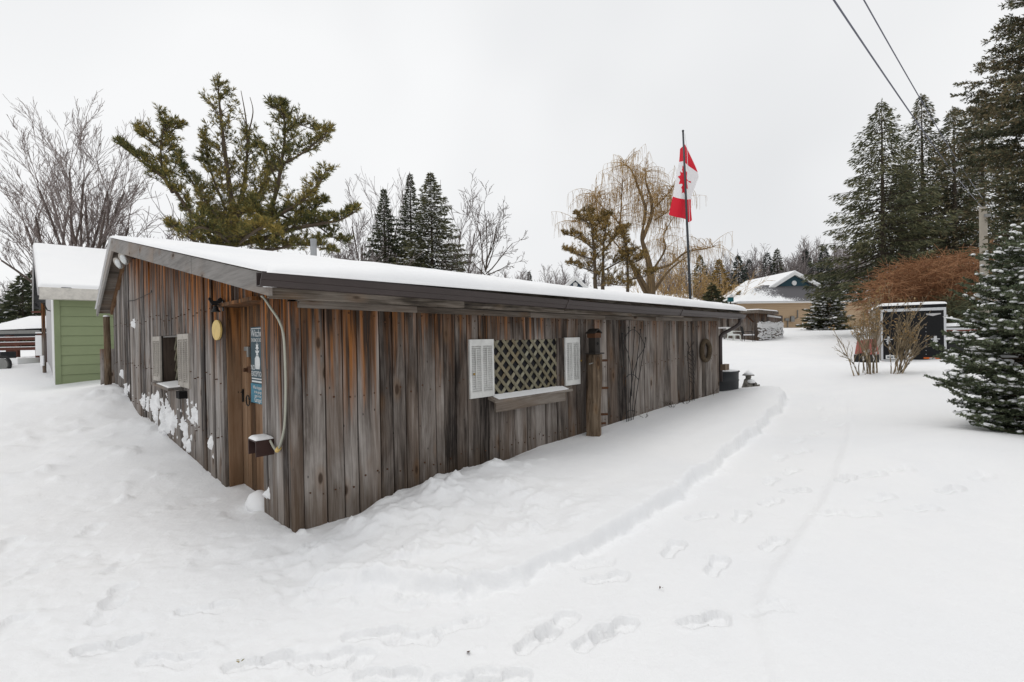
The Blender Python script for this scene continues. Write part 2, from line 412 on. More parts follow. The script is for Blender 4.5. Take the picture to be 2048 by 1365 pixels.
# path and yard to the right
cz(1000, 1200, .0); cz(1300, 1080, .02); cz(1560, 860, .10); cz(1620, 800, .2); cz(1560, 980, .05); cz(1700, 800, .24)
cz(1560, 770, .30); cz(1500, 778, .28)
cp(1520, 730, 15); cp(1760, 748, 11.5); cp(1700, 735, 13); cp(1600, 742, 13)
cp(1762, 724, 17.85); cp(1893, 719, 16.8); cp(1640, 690, 22)
cp(1516, 682, 29); cp(1440, 678, 29); cp(1570, 675, 31); cp(1600, 656, 47); cp(1740, 655, 47); cp(1660, 658, 40)
cp(1960, 866, 6.05); cp(2040, 872, 6.1); cp(2000, 760, 9.5); cp(1850, 860, 6.6); cp(1940, 1000, 4.3)
for x, y, z in ((12, 4, .6), (20, 8, .9), (30, 14, 1.4), (60, 30, 3), (15, -6, .4), (45, 75, 3.5), (10, 60, 2.6), (-30, 90, 3.0), (5, 26, 1.1), (-5, 20, .8),
                (90, 90, 5), (2, 14, .35), (-60, 140, 5), (60, 150, 6), (0, 140, 5), (0, 8, .1)): CP.append(np.array([x, y, z]))
CP = np.array(CP)
def tps_fit(C, lam=.02):
    X = C[:, :2]; n = len(X)
    r = np.linalg.norm(X[:, None]-X[None], axis=2)
    K = np.where(r > 0, r, 0)            # biharmonic-like linear kernel, no overshoot
    K = -np.sqrt(r*r+.6**2)
    P = np.c_[np.ones(n), X]
    A = np.block([[K+lam*np.eye(n), P], [P.T, np.zeros((3, 3))]])
    return np.linalg.solve(A, np.r_[C[:, 2], 0, 0, 0])
TPSW = tps_fit(CP)
def tps(x, y):
    o = np.zeros_like(x)
    for i in range(0, len(x), 60000):
        X = np.stack([x[i:i+60000], y[i:i+60000]], 1)
        r = np.sqrt(((X[:, None]-CP[None, :, :2])**2).sum(2)+.36)
        o[i:i+60000] = -r@TPSW[:-3]+TPSW[-3]+X@TPSW[-2:]
    return o
def hash_noise(x, y, seed=0):
    xi, yi = np.floor(x).astype(np.int64), np.floor(y).astype(np.int64)
    fx, fy = x-xi, y-yi; fx = fx*fx*(3-2*fx); fy = fy*fy*(3-2*fy)
    def h(a, b):
        n = (a*374761393+b*668265263+seed*974711) & 0x7fffffff
        n = ((n ^ (n >> 13))*1274126177) & 0x7fffffff
        return ((n ^ (n >> 16)) & 0xffff)/65535.
    return (h(xi, yi)*(1-fx)+h(xi+1, yi)*fx)*(1-fy)+(h(xi, yi+1)*(1-fx)+h(xi+1, yi+1)*fx)*fy-.5
def fbm(x, y, seed=0, oct=4, gain=.5):
    o = 0; a = 1
    for k in range(oct): o = o+a*hash_noise(x*2**k+17*k, y*2**k-9*k, seed+k); a *= gain
    return o
def sstep(x, a, b):
    t = np.clip((x-a)/(b-a), 0, 1); return t*t*(3-2*t)
def polydist(x, y, pts, closed=False):
    """distance to polyline and side (positive = left of travel), and arc parameter"""
    best = np.full(x.shape, 1e9); side = np.zeros_like(x); par = np.zeros_like(x); L = 0
    n = len(pts)
    for i in range(n-1):
        a, b = pts[i], pts[i+1]; d = b-a; l = np.linalg.norm(d)
        t = np.clip(((x-a[0])*d[0]+(y-a[1])*d[1])/l**2, 0, 1)
        dx, dy = x-(a[0]+t*d[0]), y-(a[1]+t*d[1]); q = np.hypot(dx, dy)
        m = q < best; best = np.where(m, q, best)
        side = np.where(m, d[0]*dy-d[1]*dx, side); par = np.where(m, L+t*l, par); L += l
    return best, np.sign(side), par
def smooth_line(pts, n=6):
    P = np.array(pts); out = []
    for i in range(len(P)-1):
        p0, p1, p2, p3 = P[max(i-1, 0)], P[i], P[i+1], P[min(i+2, len(P)-1)]
        for k in range(n):
            t = k/n
            out.append(.5*((2*p1)+(-p0+p2)*t+(2*p0-5*p1+4*p2-p3)*t*t+(-p0+3*p1-3*p2+p3)*t**3))
    out.append(P[-1]); return np.array(out)
def inside(x, y, poly):
    c = np.zeros(x.shape, bool); n = len(poly); j = n-1
    for i in range(n):
        xi, yi = poly[i]; xj, yj = poly[j]
        cond = ((yi > y) != (yj > y)) & (x < (xj-xi)*(y-yi)/(yj-yi+1e-12)+xi)
        c ^= cond; j = i
    return c
EDGE_PX = [(585, 1178, 0), (690, 1183, 0), (800, 1182, .0), (905, 1189, 0), (985, 1182, 0), (1080, 1150, 0), (1190, 1098, .02), (1280, 1050, .03), (1385, 975, .05), (1480, 892, .09), (1548, 832, .14), (1576, 803, .19)]
EDGE = smooth_line([onz(u, v, z)[:2] for u, v, z in EDGE_PX], 6)
_wa = shed_pt(-.02, -.03, 0)[:2]; _wf = shed_pt(10.3, 1.5, 0)[:2]; _wg = shed_pt(9.3, 1.5, 0)[:2]
_fe = onz(1560, 784, .30)[:2]
BANK = np.vstack([[_wa], EDGE, [_fe, _wf, _wg, shed_pt(9.2, .4, 0)[:2], shed_pt(0, .4, 0)[:2]]])
RIDGE = smooth_line([onz(u, v, z)[:2] for u, v, z in ((1700, 812, .2), (1696, 880, .12), (1668, 960, .08), (1610, 1060, .04), (1545, 1165, 0), (1522, 1215, 0), (1532, 1280, 0), (1565, 1400, 0))], 5)
LUMPS = []
_r = np.random.default_rng(5)
for u, v, r, h in ((830, 965, .16, .07), (880, 958, .13, .06), (930, 952, .13, .06), (990, 957, .15, .06), (780, 1000, .2, .07), (800, 1035, .20, .07), (870, 1000, .16, .08),
                   (715, 1040, .14, .06), (660, 1075, .13, .05), (620, 1110, .12, .05), (1010, 990, .12, .05), (905, 985, .07, .06), (885, 1010, .06, .05), (680, 1150, .16, .07),
                   (760, 1150, .17, .07), (830, 1160, .1, .05), (890, 1165, .09, .05), (640, 1160, .12, .05), (740, 1100, .12, .04), (950, 1080, .07, .03), (1040, 1000, .06, .05), (560, 1085, .12, .03)):
    LUMPS.append((*onz(u, v, .12 if v < 1100 else .05)[:2], r, h))
for k in range(60):
    u, v = _r.uniform(600, 1120), _r.uniform(950, 1170)
    LUMPS.append((*onz(u, v, .12)[:2], _r.uniform(.03, .08), _r.uniform(.012, .045)))
for k in range(46):      # ploughed heap by the gable wall
    s_ = _r.uniform(2.2, 10); o_ = abs(_r.normal(0, 1.1))+.1
    p = shed_pt(-o_, s_, 0); LUMPS.append((p[0], p[1], _r.uniform(.06, .3), _r.uniform(.02, .07)))
for k in range(40):
    p = onz(_r.uniform(0, 230), _r.uniform(775, 860), .4); LUMPS.append((p[0], p[1], _r.uniform(.08, .35), _r.uniform(.02, .07)))
for k in range(70):
    p = onz(_r.uniform(60, 1100), _r.uniform(960, 1360), 0); LUMPS.append((p[0], p[1], _r.uniform(.02, .06), _r.uniform(.006, .016)))
LUMPS.append((*onz(258, 910, .05)[:2], .09, .07))
# boot prints: pixel centre, pixel heading point, depth
PRINTS = []
for u, v, du, dv, z, dep in ((220, 1288, 60, -8, 0, .05), (215, 1222, 22, -34, 0, .022), (235, 1190, 20, -30, 0, .03), (415, 1216, 40, -4, 0, .035), (240, 1128, 26, -24, 0, .02), (182, 1058, 16, -20, 0, .02),
                             (15, 1085, 16, -14, 0, .03), (10, 1260, 16, -14, 0, .03), (520, 1324, 70, -12, 0, .045), (650, 1316, 60, -6, 0, .03), (345, 1320, 60, 4, 0, .03), (750, 1272, 50, -6, 0, .04), (830, 1278, 60, -4, 0, .025), (925, 1250, 50, -14, 0, .022),
                             (1075, 1278, 36, -22, 0, .038), (1115, 1250, 30, -22, 0, .03), (1190, 1275, 40, -24, 0, .036), (1230, 1258, 34, -16, 0, .04), (1410, 1242, 52, -8, 0, .04), (1215, 1158, 48, -6, 0, .03), (1345, 1105, 22, -24, 0, .035), (1432, 1137, 18, -26, 0, .035),
                             (1403, 1036, 34, -6, .02, .03), (1482, 1036, 10, -22, .02, .035), (1545, 1090, 26, -14, .02, .03), (1540, 1004, 22, -8, .04, .03), (1592, 980, 28, -3, .05, .035), (1540, 962, 10, -14, .05, .03), (1580, 942, 20, -8, .06, .035), (1558, 917, 12, -10, .07, .03),
                             (1605, 905, 20, -4, .08, .035), (1597, 884, 14, -6, .09, .03), (1632, 870, 18, -4, .1, .035), (1678, 854, 14, -4, .12, .035), (1650, 842, 14, -4, .13, .03), (1640, 818, 10, -4, .17, .03), (1670, 800, 10, -3, .2, .03), (1625, 797, 10, -3, .2, .03),
                             (780, 1352, 50, 2, 0, .04), (1000, 1356, 50, -2, 0, .04), (940, 1354, 40, -2, 0, .03), (1190, 1130, 30, -4, 0, .018), (690, 1325, 40, -10, 0, .025), (60, 1145, 20, -12, 0, .02), (120, 1120, 24, -8, 0, .015),
                             (1690, 955, 26, -8, .1, .05), (1745, 950, 40, -4, .1, .035), (1800, 940, 40, -3, .12, .03), (1660, 1022, 30, -3, .07, .025), (1725, 1017, 24, -2, .1, .02), (1765, 985, 24, -5, .12, .025), (1845, 995, 34, -2, .15, .03), (1900, 955, 40, -6, .2, .04), (1960, 940, 40, -6, .2, .03), (1540, 1225, 34, -8, 0, .012)):
    p = onz(u, v, z)[:2]; q = onz(u+du, v+dv, z)[:2]; d = q-p; PRINTS.append((p[0], p[1], math.atan2(d[1], d[0]), dep))
def ground_h(x, y, detail=True):
    x = np.asarray(x, float); y = np.asarray(y, float)
    z = tps(x, y)
    r = np.hypot(x, y)
    z = z+fbm(x*.35, y*.35, 3, 3)*.05*sstep(r, 2, 8)*1.0+fbm(x*1.1, y*1.1, 4, 3)*.022
    q = to_shed(np.stack([x, y, np.zeros_like(x)], -1)); t, n = q[..., 0], -q[..., 1]
    # bank between the wall and the cleared path
    near = (r < 16)
    if near.any():
        xi, yi = x[near], y[near]; ti, ni = t[near], n[near]; zi = z[near]
        jx = xi+fbm(xi*2.2, yi*2.2, 21, 4)*.11; jy = yi+fbm(xi*2.2+5, yi*2.2, 22, 4)*.11
        d, _, par = polydist(jx, jy, EDGE)
        ins = inside(jx, jy, BANK)
        sd = np.where(ins, d, -d)
        e0 = EDGE[0]-_wa; e0 = e0/np.linalg.norm(e0); dlf = (xi-_wa[0])*(-e0[1])+(yi-_wa[1])*e0[0]; dlf = dlf+fbm(xi*2.5, yi*2.5, 91, 3)*.25
        step = sstep(sd, -.01, .055)*sstep(dlf, -.08, .75)
        wall = np.interp(ti, [0, .25, .5, 1.3, 2.4, 4.1, 6.6, 9.0, 10.5], [-.02, .03, .07, .17, .17, .21, .30, .29, .30])
        dw = np.clip(ni, 0.0, 5); f = np.clip(sd/(sd+dw+1e-6), 0, 1)
        lip = zi+.085+.04*sstep(par, 1.2, 3.2)
        hump = .13*np.exp(-((ti-1.5)/1.15)**2)*np.exp(-((ni-.55)/.42)**2)+.10*np.exp(-((ti-9.6)/1.3)**2)*np.exp(-((ni-.9)/.7)**2)
        well = -.085*np.exp(-(dw/.15)**2)*sstep(ti, .1, .5)*(1-sstep(ti, 2.0, 3.2))
        bank = lip*(1-f)+wall*f+hump*np.clip(f*2.5, 0, 1)+well
        rough = sstep(2.6-ti, 0, 1.3)
        bank = bank+rough*sstep(sd, .05, .4)*(fbm(xi*3.2, yi*3.2, 31, 5, .55)*.05+np.clip(fbm(xi*7, yi*7, 33, 3)-.12, 0, 1)*.07)
        zi = zi*(1-step)+np.maximum(bank, zi)*step
        # ragged lower edge
        crumb = np.exp(-(np.abs(sd+.03)/.07)**2)
        zi = zi+crumb*np.clip(fbm(xi*9, yi*9, 41, 3), -.2, .6)*.05
        # right edge of the path
        d2, s2, p2 = polydist(xi+fbm(xi*3, yi*3, 51, 3)*.03, yi, RIDGE)
        zi = zi+np.where(s2 > 0, 1, 0)*.0+np.exp(-(d2/.05)**2)*.014+sstep(np.where(s2 > 0, d2, -d2), -.04, .05)*.026*np.exp(-(d2/1.2))
        # apron trodden by the door
        if detail:
            zi = zi+fbm(xi*5.5, yi*5.5, 61, 4)*.010*np.exp(-r[near]/9)
            sc_ = (1-sstep(xi, -.8, .4))*sstep(yi, .8, 1.6)*(1-sstep(yi, 4.5, 7))*(1-step)
            zi = zi-sc_*np.clip(fbm(xi*3.1+fbm(xi*9, yi*9, 64, 2)*.3, yi*3.1, 62, 4)-.08, 0, .5)*.06+sc_*fbm(xi*14, yi*14, 63, 3)*.007
            for a, b, rr, h in LUMPS:
                m = (np.abs(xi-a) < rr*2.2) & (np.abs(yi-b) < rr*2.2)
                if m.any():
                    q1, q2 = xi[m]*.9/rr, yi[m]*.9/rr
                    xx, yy = xi[m]-a+fbm(q1, q2, 71, 3)*rr*1.1, yi[m]-b+fbm(q1+9, q2, 72, 3)*rr*1.1
                    e = ((xx*xx+yy*yy)/rr**2)
                    zi[m] += h*.9*np.exp(-e*1.5)*(1+.7*fbm(q1*3, q2*3, 73, 2))
            for a, b, th, dep in PRINTS:
                m = (np.abs(xi-a) < .36) & (np.abs(yi-b) < .36)
                if not m.any(): continue
                c, s_ = math.cos(th), math.sin(th); xx, yy = xi[m]-a, yi[m]-b
                lx, ly = xx*c+yy*s_, -xx*s_+yy*c
                lx = lx+fbm(xx*9, yy*9, 8, 2)*.035; ly = ly+fbm(xx*9+9, yy*9, 9, 2)*.032
                wdt = np.where(lx > 0, .060, .046)-.012*np.exp(-(lx/.05)**2)
                e = np.maximum(np.abs(lx)-.10, 0)/.055
                k = np.sqrt(e*e+(ly/wdt)**2)
                hole = sstep(1.2-k, 0, .24)*(.75+.5*(fbm(xx*7, yy*7, 12, 2)+.5))
                tread = .007*np.sin(lx*150+hash_noise(xx*12, yy*12, 15)*3)*hole*(hash_noise(xx*9, yy*9, 4)+.5)
                rim = np.exp(-((k-1.35)/.22)**2)*.35
                zi[m] += dep*.85*(-hole+rim*(.5+hash_noise(xx*15, yy*15, 3)))+tread+hole*fbm(xx*26, yy*26, 2, 2)*.012
        z[near] = zi
    # keep the snow just below the floor line inside the shed
    return z
def gz(x, y): return float(ground_h(np.array([float(x)]), np.array([float(y)]), False)[0])
def G(x, y, dz=0): return np.array([x, y, gz(x, y)+dz])

az = np.concatenate([np.linspace(-180, -56, 40, endpoint=False), np.linspace(-56, 56, 480, endpoint=False), np.linspace(56, 180, 40, endpoint=False)])
az = np.radians(az)
rr = np.concatenate([[.02, .5], np.geomspace(1.0, 1.45, 20, endpoint=False), np.geomspace(1.45, 6.5, 340, endpoint=False), np.geomspace(6.5, 14, 80), np.geomspace(14.3, 600, 60)])
AZ, RR = np.meshgrid(az, rr)
gx, gy = (RR*np.sin(AZ)).ravel(), (RR*np.cos(AZ)).ravel()
gzv = ground_h(gx, gy)
na, nr = len(az), len(rr)
ii, jj = np.meshgrid(np.arange(nr-1), np.arange(na), indexing='ij')
j2 = (jj+1) % na
quads = np.stack([ii*na+jj, ii*na+j2, (ii+1)*na+j2, (ii+1)*na+jj], -1).reshape(-1, 4)[:, ::-1]
gme = np_mesh('ground', np.stack([gx, gy, gzv], 1), [quads])
ground = link('ground', gme, M['snow'], kind='structure', smooth=True,
              label='snow covered yard with trodden path, boot prints and ploughed banks')

# ------------------------------------------------------------------ the weathered shed
shed = thing('wooden_shed', 'long low weathered board shed with snow on its roof and brown gutter', 'shed', SC, ANG)
EAVE, RIDGE_Y, BACK_Y = -.30, 7.95, 10.75
def roof_z(y): return 2.115+(3.67-2.115)*(y-EAVE)/(RIDGE_Y-EAVE) if y < RIDGE_Y else 3.67+(2.43-3.67)*(y-RIDGE_Y)/(BACK_Y-RIDGE_Y)
XF, XB = -.30, 9.95
rnd = random.Random(3)
def plank_mesh(wall, a, b, z0, z1, thick=.022, seg=4, slope=None, jit=.006):
    """one sawn board with slightly wandering edges. wall 'R': along x at y=0 (face -y); 'L': along y at x=0 (face -x)"""
    vs, fs = [], []
    pr = rnd.uniform(0, .010)
    for k in range(seg+1):
        q = k/seg
        ja, jb = rnd.uniform(0, jit), rnd.uniform(0, jit); dp = pr+rnd.uniform(-.0025, .0025)
        for (c, dd) in ((a+ja+.003, 0), (b-jb-.003, 0), (b-jb-.003, 1), (a+ja+.003, 1)):
            top = z1 if slope is None else slope(c)
            z = z0+(top-z0)*q
            dpt = -(thick+dp) if dd == 0 else 0.0
            vs.append((c, dpt, z) if wall == 'R' else (dpt, c, z))
    for k in range(seg):
        o = 4*k
        for e in range(4): fs.append((o+e, o+(e+1) % 4, o+4+(e+1) % 4, o+4+e))
    fs += [(3, 2, 1, 0), (4*seg, 4*seg+1, 4*seg+2, 4*seg+3)]
    if wall == 'L': fs = [f[::-1] for f in fs]
    me = bpy.data.meshes.new('plank'); me.from_pydata(vs, [], fs); me.update(); return me
def plank(wall, a, b, z0, z1, mat, **k): return link('plank', plank_mesh(wall, a, b, z0, z1, **k), mat, shed)

# long wall, board by board
BX = [.05, .25, .41, .55, .78, .92, 1.06, 1.21, 1.43, 1.54, 1.70, 1.86, 2.04, 2.18, 2.34, 2.61, 2.84, 3.0, 3.2, 3.44, 3.68, 3.89, 4.13, 4.36, 4.68, 5.03, 5.24, 5.46, 5.82, 6.02, 6.25, 6.52, 6.79, 7.07, 7.38, 7.55, 7.72, 8.03, 8.22, 8.4, 8.58, 8.75, 8.92, 9.06]
WX0, WX1, WZ0, WZ1 = 2.20, 3.56, .93, 1.58
for a, b in zip(BX[:-1], BX[1:]):
    c = (a+b)/2
    if WX0 < c < WX1:
        plank('R', a, b, -.12, WZ0-.03, M['plank'], seg=3); plank('R', a, b, WZ1-.01, 1.90, M['plank'], seg=2)
    else: plank('R', a, b, -.12, 1.90, M['plank'])
MB().box((-.034, -.034, -.15), (.046, .03, 1.93)).build('corner_board', M['plank_g'], shed)
MB().box((9.055, -.034, -.1), (9.10, .03, 1.95)).build('corner_board', M['plank'], shed)
# gable wall
rng_s = random.Random(9)
LY = [.035, .10, .20, .34, .46, .58, .70]
y = 1.85
LB = [1.85, 2.02, 2.23, 2.42, 2.60, 2.78, 3.0, 3.16]
y = 3.16
while y < 10.25:
    y += rng_s.choice((.17, .2, .22, .26, .3)); LB.append(y)
LB[-1] = 10.40
under = lambda c: roof_z(c)-.06
VX0, VX1, VZ0, VZ1 = 3.84, 5.12, 1.02, 1.72
LB = sorted(set([q for q in LB if abs(q-VX0) > .1 and abs(q-VX1) > .1]+[VX0, VX1]))
DY0, DY1, DZ = .70, 1.85, 1.99
for a, b in zip(LY[:-1], LY[1:]): plank('L', a, b, -.12, 2, M['plank_g'], slope=under)
nn = 6; dw = (DY1-DY0)/nn
for k in range(nn): plank('L', DY0+k*dw, DY0+(k+1)*dw, DZ+.02, 2, M['plank_g'], slope=under, seg=2)
for a, b in zip(LB[:-1], LB[1:]):
    c = (a+b)/2
    if VX0 < c < VX1:
        plank('L', a, b, -.1, VZ0-.03, M['plank_g'], seg=3); plank('L', a, b, VZ1, 2, M['plank_g'], slope=under, seg=3)
    else: plank('L', a, b, -.1, 2, M['plank_g'], slope=under, thick=rng_s.choice((.02, .026, .036)))
# dark carcass behind the boards (with recesses for door and window)
core = MB()
core.box((.02, .006, -.1), (9.08, .05, 1.98))
for a, b, z0, z1 in ((.02, DY0, -.1, None), (DY0, DY1, DZ, None), (DY1, VX0, -.1, None), (VX0, VX1, -.1, VZ0-.02), (VX0, VX1, VZ1, None), (VX1, RIDGE_Y, -.1, None), (RIDGE_Y, 10.38, -.1, None)):
    za, zb = (z1, z1) if z1 is not None else (roof_z(a)-.1, roof_z(b)-.1)
    core.hexa([(.006, a, z0), (.05, a, z0), (.05, b, z0), (.006, b, z0), (.006, a, za), (.05, a, za), (.05, b, zb), (.006, b, zb)])
core.box((.02, 10.36, -.1), (9.06, 10.38, 2.5)); core.box((9.02, .05, -.1), (9.06, 10.36, 2.0))
core.build('wall_core', M['dark'], shed)
# door
door = MB().box((.165, DY0-.05, -.1), (.19, DY1+.05, 2.02)).build('door', M['dark'], shed)
ys = [DY0-.05, .86, 1.0, 1.12, 1.26, 1.40, 1.545, 1.66, 1.90]
for i, (a, b) in enumerate(zip(ys[:-1], ys[1:])):
    MB().box((.135+rnd.uniform(0, .008), a+.004, -.08), (.166, b-.004, 2.02)).build('door_board', M['plank_door'], door)
MB().box((.0, DY1-.03, -.1), (.134, DY1-.004, 1.984)).build('door_jamb', M['plank_door'], shed)
MB().box((.0, DY0+.004, -.1), (.134, DY0+.026, 1.984)).build('door_jamb', M['plank_door'], shed)
MB().hexa([(-.10, DY0-.02, 1.985), (.17, DY0-.02, 1.985), (.17, DY1+.03, 1.985), (-.075, DY1+.03, 1.985), (-.10, DY0-.02, 2.02), (.17, DY0-.02, 2.02), (.17, DY1+.03, 2.02), (-.075, DY1+.03, 2.02)]).build('door_head', M['plank_door'], shed)
# hardware on the door
h = MB(); h.box((.118, 1.50, 1.505), (.136, 1.66, 1.55)); h.box((.11, 1.49, 1.44), (.134, 1.545, 1.55)); h.build('hasp', M['zinc'], door)
h = MB(); h.tube([(.136, 1.59, 1.30), (.09, 1.59, 1.30)], .022, 10); h.box((.125, 1.47, 1.27), (.138, 1.60, 1.335)); h.build('door_knob', M['rust'], door)
h = MB(); h.tube([(.115, 1.555+.055*math.cos(t), .97+.055*math.sin(t)) for t in np.linspace(0, 2*math.pi, 18)], .007, 6)
h.box((.12, 1.46, .95), (.137, 1.49, 1.04)); h.tube([(.13, 1.475, 1.0), (.112, 1.52, .995)], .008, 6); h.build('ring_pull', M['black'], door)
h = MB(); h.box((.12, 1.745, .94), (.134, 1.765, 1.08)); h.tube([(.13, 1.755, 1.05), (.10, 1.72, 1.05)], .007, 6); h.build('latch_keeper', M['black'], door)
MB().lathe([(.0, 0), (.16, 0), (.17, .05), (.13, .12), (.05, .16), (0, .165)], (.02, .95, -.02), 14, .7, 1.2).build('snow_heap', M['snow_cap'], shed, smooth=True)

# gable window
win = MB().box((.158, VX0-.02, VZ0-.02), (.175, VX1+.02, VZ1+.02)).build('window', M['glass'], shed)
for a, b, z0, z1 in ((VX1-.022, VX1-.003, VZ0-.018, VZ1-.025), (VX0+.003, VX0+.022, VZ0-.018, VZ1-.025)):
    MB().box((-.005, a, z0), (.158, b, z1)).build('window_jamb', M['jamb'], win)
MB().box((-.005, VX0+.003, VZ1-.024), (.154, VX1-.003, VZ1-.004)).build('window_head', M['board_y'], win)
def lattice(wallf, a0, a1, z0, z1, pitch, wd, parent, depth, name='lattice_slat'):
    for sgn in (1, -1):
        k = -30
        while k < 60:
            # line a - a0 = k*pitch + sgn*(z-z0)*tan
            tan = .98
            lo, hi = None, None
            pts = []
            for z in np.linspace(z0, z1, 25):
                a = a0+k*pitch+sgn*(z-z0)*tan
                if a0 <= a <= a1: pts.append((a, z))
            k += 1
            if len(pts) < 3: continue
            (ua, za), (ub, zb) = pts[0], pts[-1]
            dl_ = math.hypot(ub-ua, zb-za); nx, nz_ = -(zb-za)/dl_*wd/2, (ub-ua)/dl_*wd/2
            d0, d1 = depth+(0 if sgn > 0 else .011), depth+(.010 if sgn > 0 else .021)
            poly = [(ua+nx, za+nz_), (ua-nx, za-nz_), (ub-nx, zb-nz_), (ub+nx, zb+nz_)]
            MB().prism([wallf(p, d1, q) for p, q in poly], Vector(wallf(0, d0, 0))-Vector(wallf(0, d1, 0))).build(name, M['lattice'], parent)
RF = lambda a, d, z: (a, -d, z)      # d = distance in front of the wall
LF = lambda a, d, z: (-d, a, z)
lattice(LF, VX0+.02, VX1-.02, VZ0, VZ1-.02, .17, .045, win, -.155)
s = MB(); s.hexa([(-.20, 3.75, .955), (.16, 3.75, .975), (.16, 5.30, .975), (-.14, 5.30, .955), (-.20, 3.75, .995), (.16, 3.75, 1.01), (.16, 5.30, 1.01), (-.14, 5.30, .995)])
s.build('window_sill', M['board_y'], win)
MB().hexa([(-.19, 3.78, .995), (.12, 3.78, 1.01), (.12, 4.9, 1.01), (-.14, 4.9, .995), (-.17, 3.82, 1.012), (.10, 3.82, 1.03), (.10, 4.8, 1.026), (-.13, 4.8, 1.008)]).build('snow', M['snow_cap'], win)
MB().box((-.12, 3.52, .86), (-.02, 3.70, .955)).build('sill_bracket', M['dark'], win)
# long wall window: pane, lattice, sill
win2 = MB().box((WX0, -.004, WZ0-.03), (WX1, .004, WZ1)).build('window', M['glass'], shed)
lattice(RF, 2.235, 3.50, WZ0-.01, WZ1-.005, .168, .039, win2, .004)
MB().box((3.50, -.035, WZ0-.02), (3.60, -.002, WZ1)).build('window_jamb', M['plank'], win2)
MB().box((2.20, -.032, WZ0-.02), (2.235, -.002, WZ1)).build('window_jamb', M['plank'], win2)
MB().hexa([(2.17, -.15, .855), (3.66, -.13, .855), (3.66, -.02, .89), (2.17, -.02, .89), (2.17, -.15, .885), (3.66, -.13, .885), (3.66, -.02, .92), (2.17, -.02, .92)]).build('window_sill', M['board_x2'], win2)
MB().box((2.19, -.142, .745), (3.48, -.11, .856)).build('sill_apron', M['board_x2'], win2)
MB().hexa([(2.24, -.145, .884), (3.6, -.127, .884), (3.6, -.02, .918), (2.24, -.02, .918), (2.26, -.12, .897), (3.55, -.11, .897), (3.55, -.02, .936), (2.26, -.02, .936)]).build('snow', M['snow_cap'], win2)

def shutter(wf, a0, a1, z0, z1, mat, knob=None, tilt=0., off=.03):
    sh = None; f = MB(); w = a1-a0; st = .028; mid = (a0+a1)/2
    cols = ((a0+st, mid-.014), (mid+.014, a1-st)); zt, zb = z1-.075, z0+.06
    def bx(m, p0, p1, q0, q1, d0, d1):
        P = [wf(p0, d0, q0), wf(p1, d0, q0), wf(p1, d1, q0), wf(p0, d1, q0), wf(p0, d0, q1), wf(p1, d0, q1), wf(p1, d1, q1), wf(p0, d1, q1)]
        m.hexa(P)
    for p0, p1, q0, q1 in ((a0, a0+st, z0, z1), (a1-st, a1, z0, z1), (mid-.014, mid-.001, z0, z1), (mid+.001, mid+.014, z0, z1)):
        bx(f, p0, p1, q0, q1, off, off+.024)
    for c0, c1 in cols:
        bx(f, c0, c1, zt, z1, off+.001, off+.022); bx(f, c0, c1, z0, zb, off+.001, off+.022)
    sh = f.build('shutter', mat, shed)
    sl = MB()
    for c0, c1 in cols:
        n = 21; dz = (zt-zb)/n
        for k in range(n):
            z = zb+k*dz
            P = [wf(c0, off+.020, z), wf(c1, off+.020, z), wf(c1, off+.004, z+dz*.72), wf(c0, off+.004, z+dz*.72)]
            Q = [wf(c0, off+.020, z+.004), wf(c1, off+.020, z+.004), wf(c1, off+.004, z+dz*.72+.004), wf(c0, off+.004, z+dz*.72+.004)]
            sl.hexa(P+Q)
        rod = c0+(c1-c0)*.45
        bx(sl, rod-.005, rod+.005, zb+.05, zt-.03, off+.019, off+.028)
    sl.build('louvre_slats', mat, sh, kind='stuff')
    bk = MB(); bx(bk, a0+.01, a1-.01, z0+.01, z1-.01, off-.006, off-.001); bk.build('shade_backing', M['black2'], sh)  # black sheet stands in for the shadow between the slats
    if knob:
        c = Vector(wf(knob[0], off+.03, knob[1])); o = Vector(wf(knob[0], off+.055, knob[1]))
        MB().tube([c, c.lerp(o, .6), o], [.006, .014, .010], 8).build('knob', M['brass'], sh)
    return sh
shutter(RF, 1.885, 2.255, .925, 1.585, M['white'], (1.925, 1.20))
shutter(RF, 3.61, 3.945, .925, 1.585, M['white'], (3.94, 1.255))
shutter(LF, 3.30, 3.90, 1.005, 1.725, M['cream'])
shutter(LF, 5.09, 5.68, 1.005, 1.715, M['cream'])

# trim under the eave, eave boards, rake boards
xs = [.02, 1.2, 2.9, 4.6, 6.2, 7.7, 9.12]
for a, b in zip(xs[:-1], xs[1:]):
    sg = lambda t: 1.942-.035*math.sin(math.pi*min(1, max(0, t)/9))
    MB().hexa([(a+.002, -.058, sg(a)-.062), (b-.002, -.058, sg(b)-.062), (b-.002, .0, sg(b)-.062), (a+.002, .0, sg(a)-.062), (a+.002, -.058, sg(a)), (b-.002, -.058, sg(b)), (b-.002, .0, sg(b)), (a+.002, .0, sg(a))]).build('trim_strip', M['board_x2'], shed)
xs = [-.27, 1.66, 3.35, 5.05, 6.9, 8.5, 9.85]
for a, b in zip(xs[:-1], xs[1:]):
    zb = lambda t: 1.932-.03*math.sin(math.pi*min(1, max(0, t)/9))
    MB().hexa([(a+.002, -.245, zb(a)), (b-.002, -.245, zb(b)), (b-.002, -.205, zb(b)), (a+.002, -.205, zb(a)), (a+.002, -.245, 2.10), (b-.002, -.245, 2.07), (b-.002, -.205, 2.07), (a+.002, -.205, 2.10)]).build('eave_board', M['board_x'], shed)
MB().box((-.2, -.204, 1.945), (9.8, -.03, 1.96)).build('soffit', M['board_x'], shed)
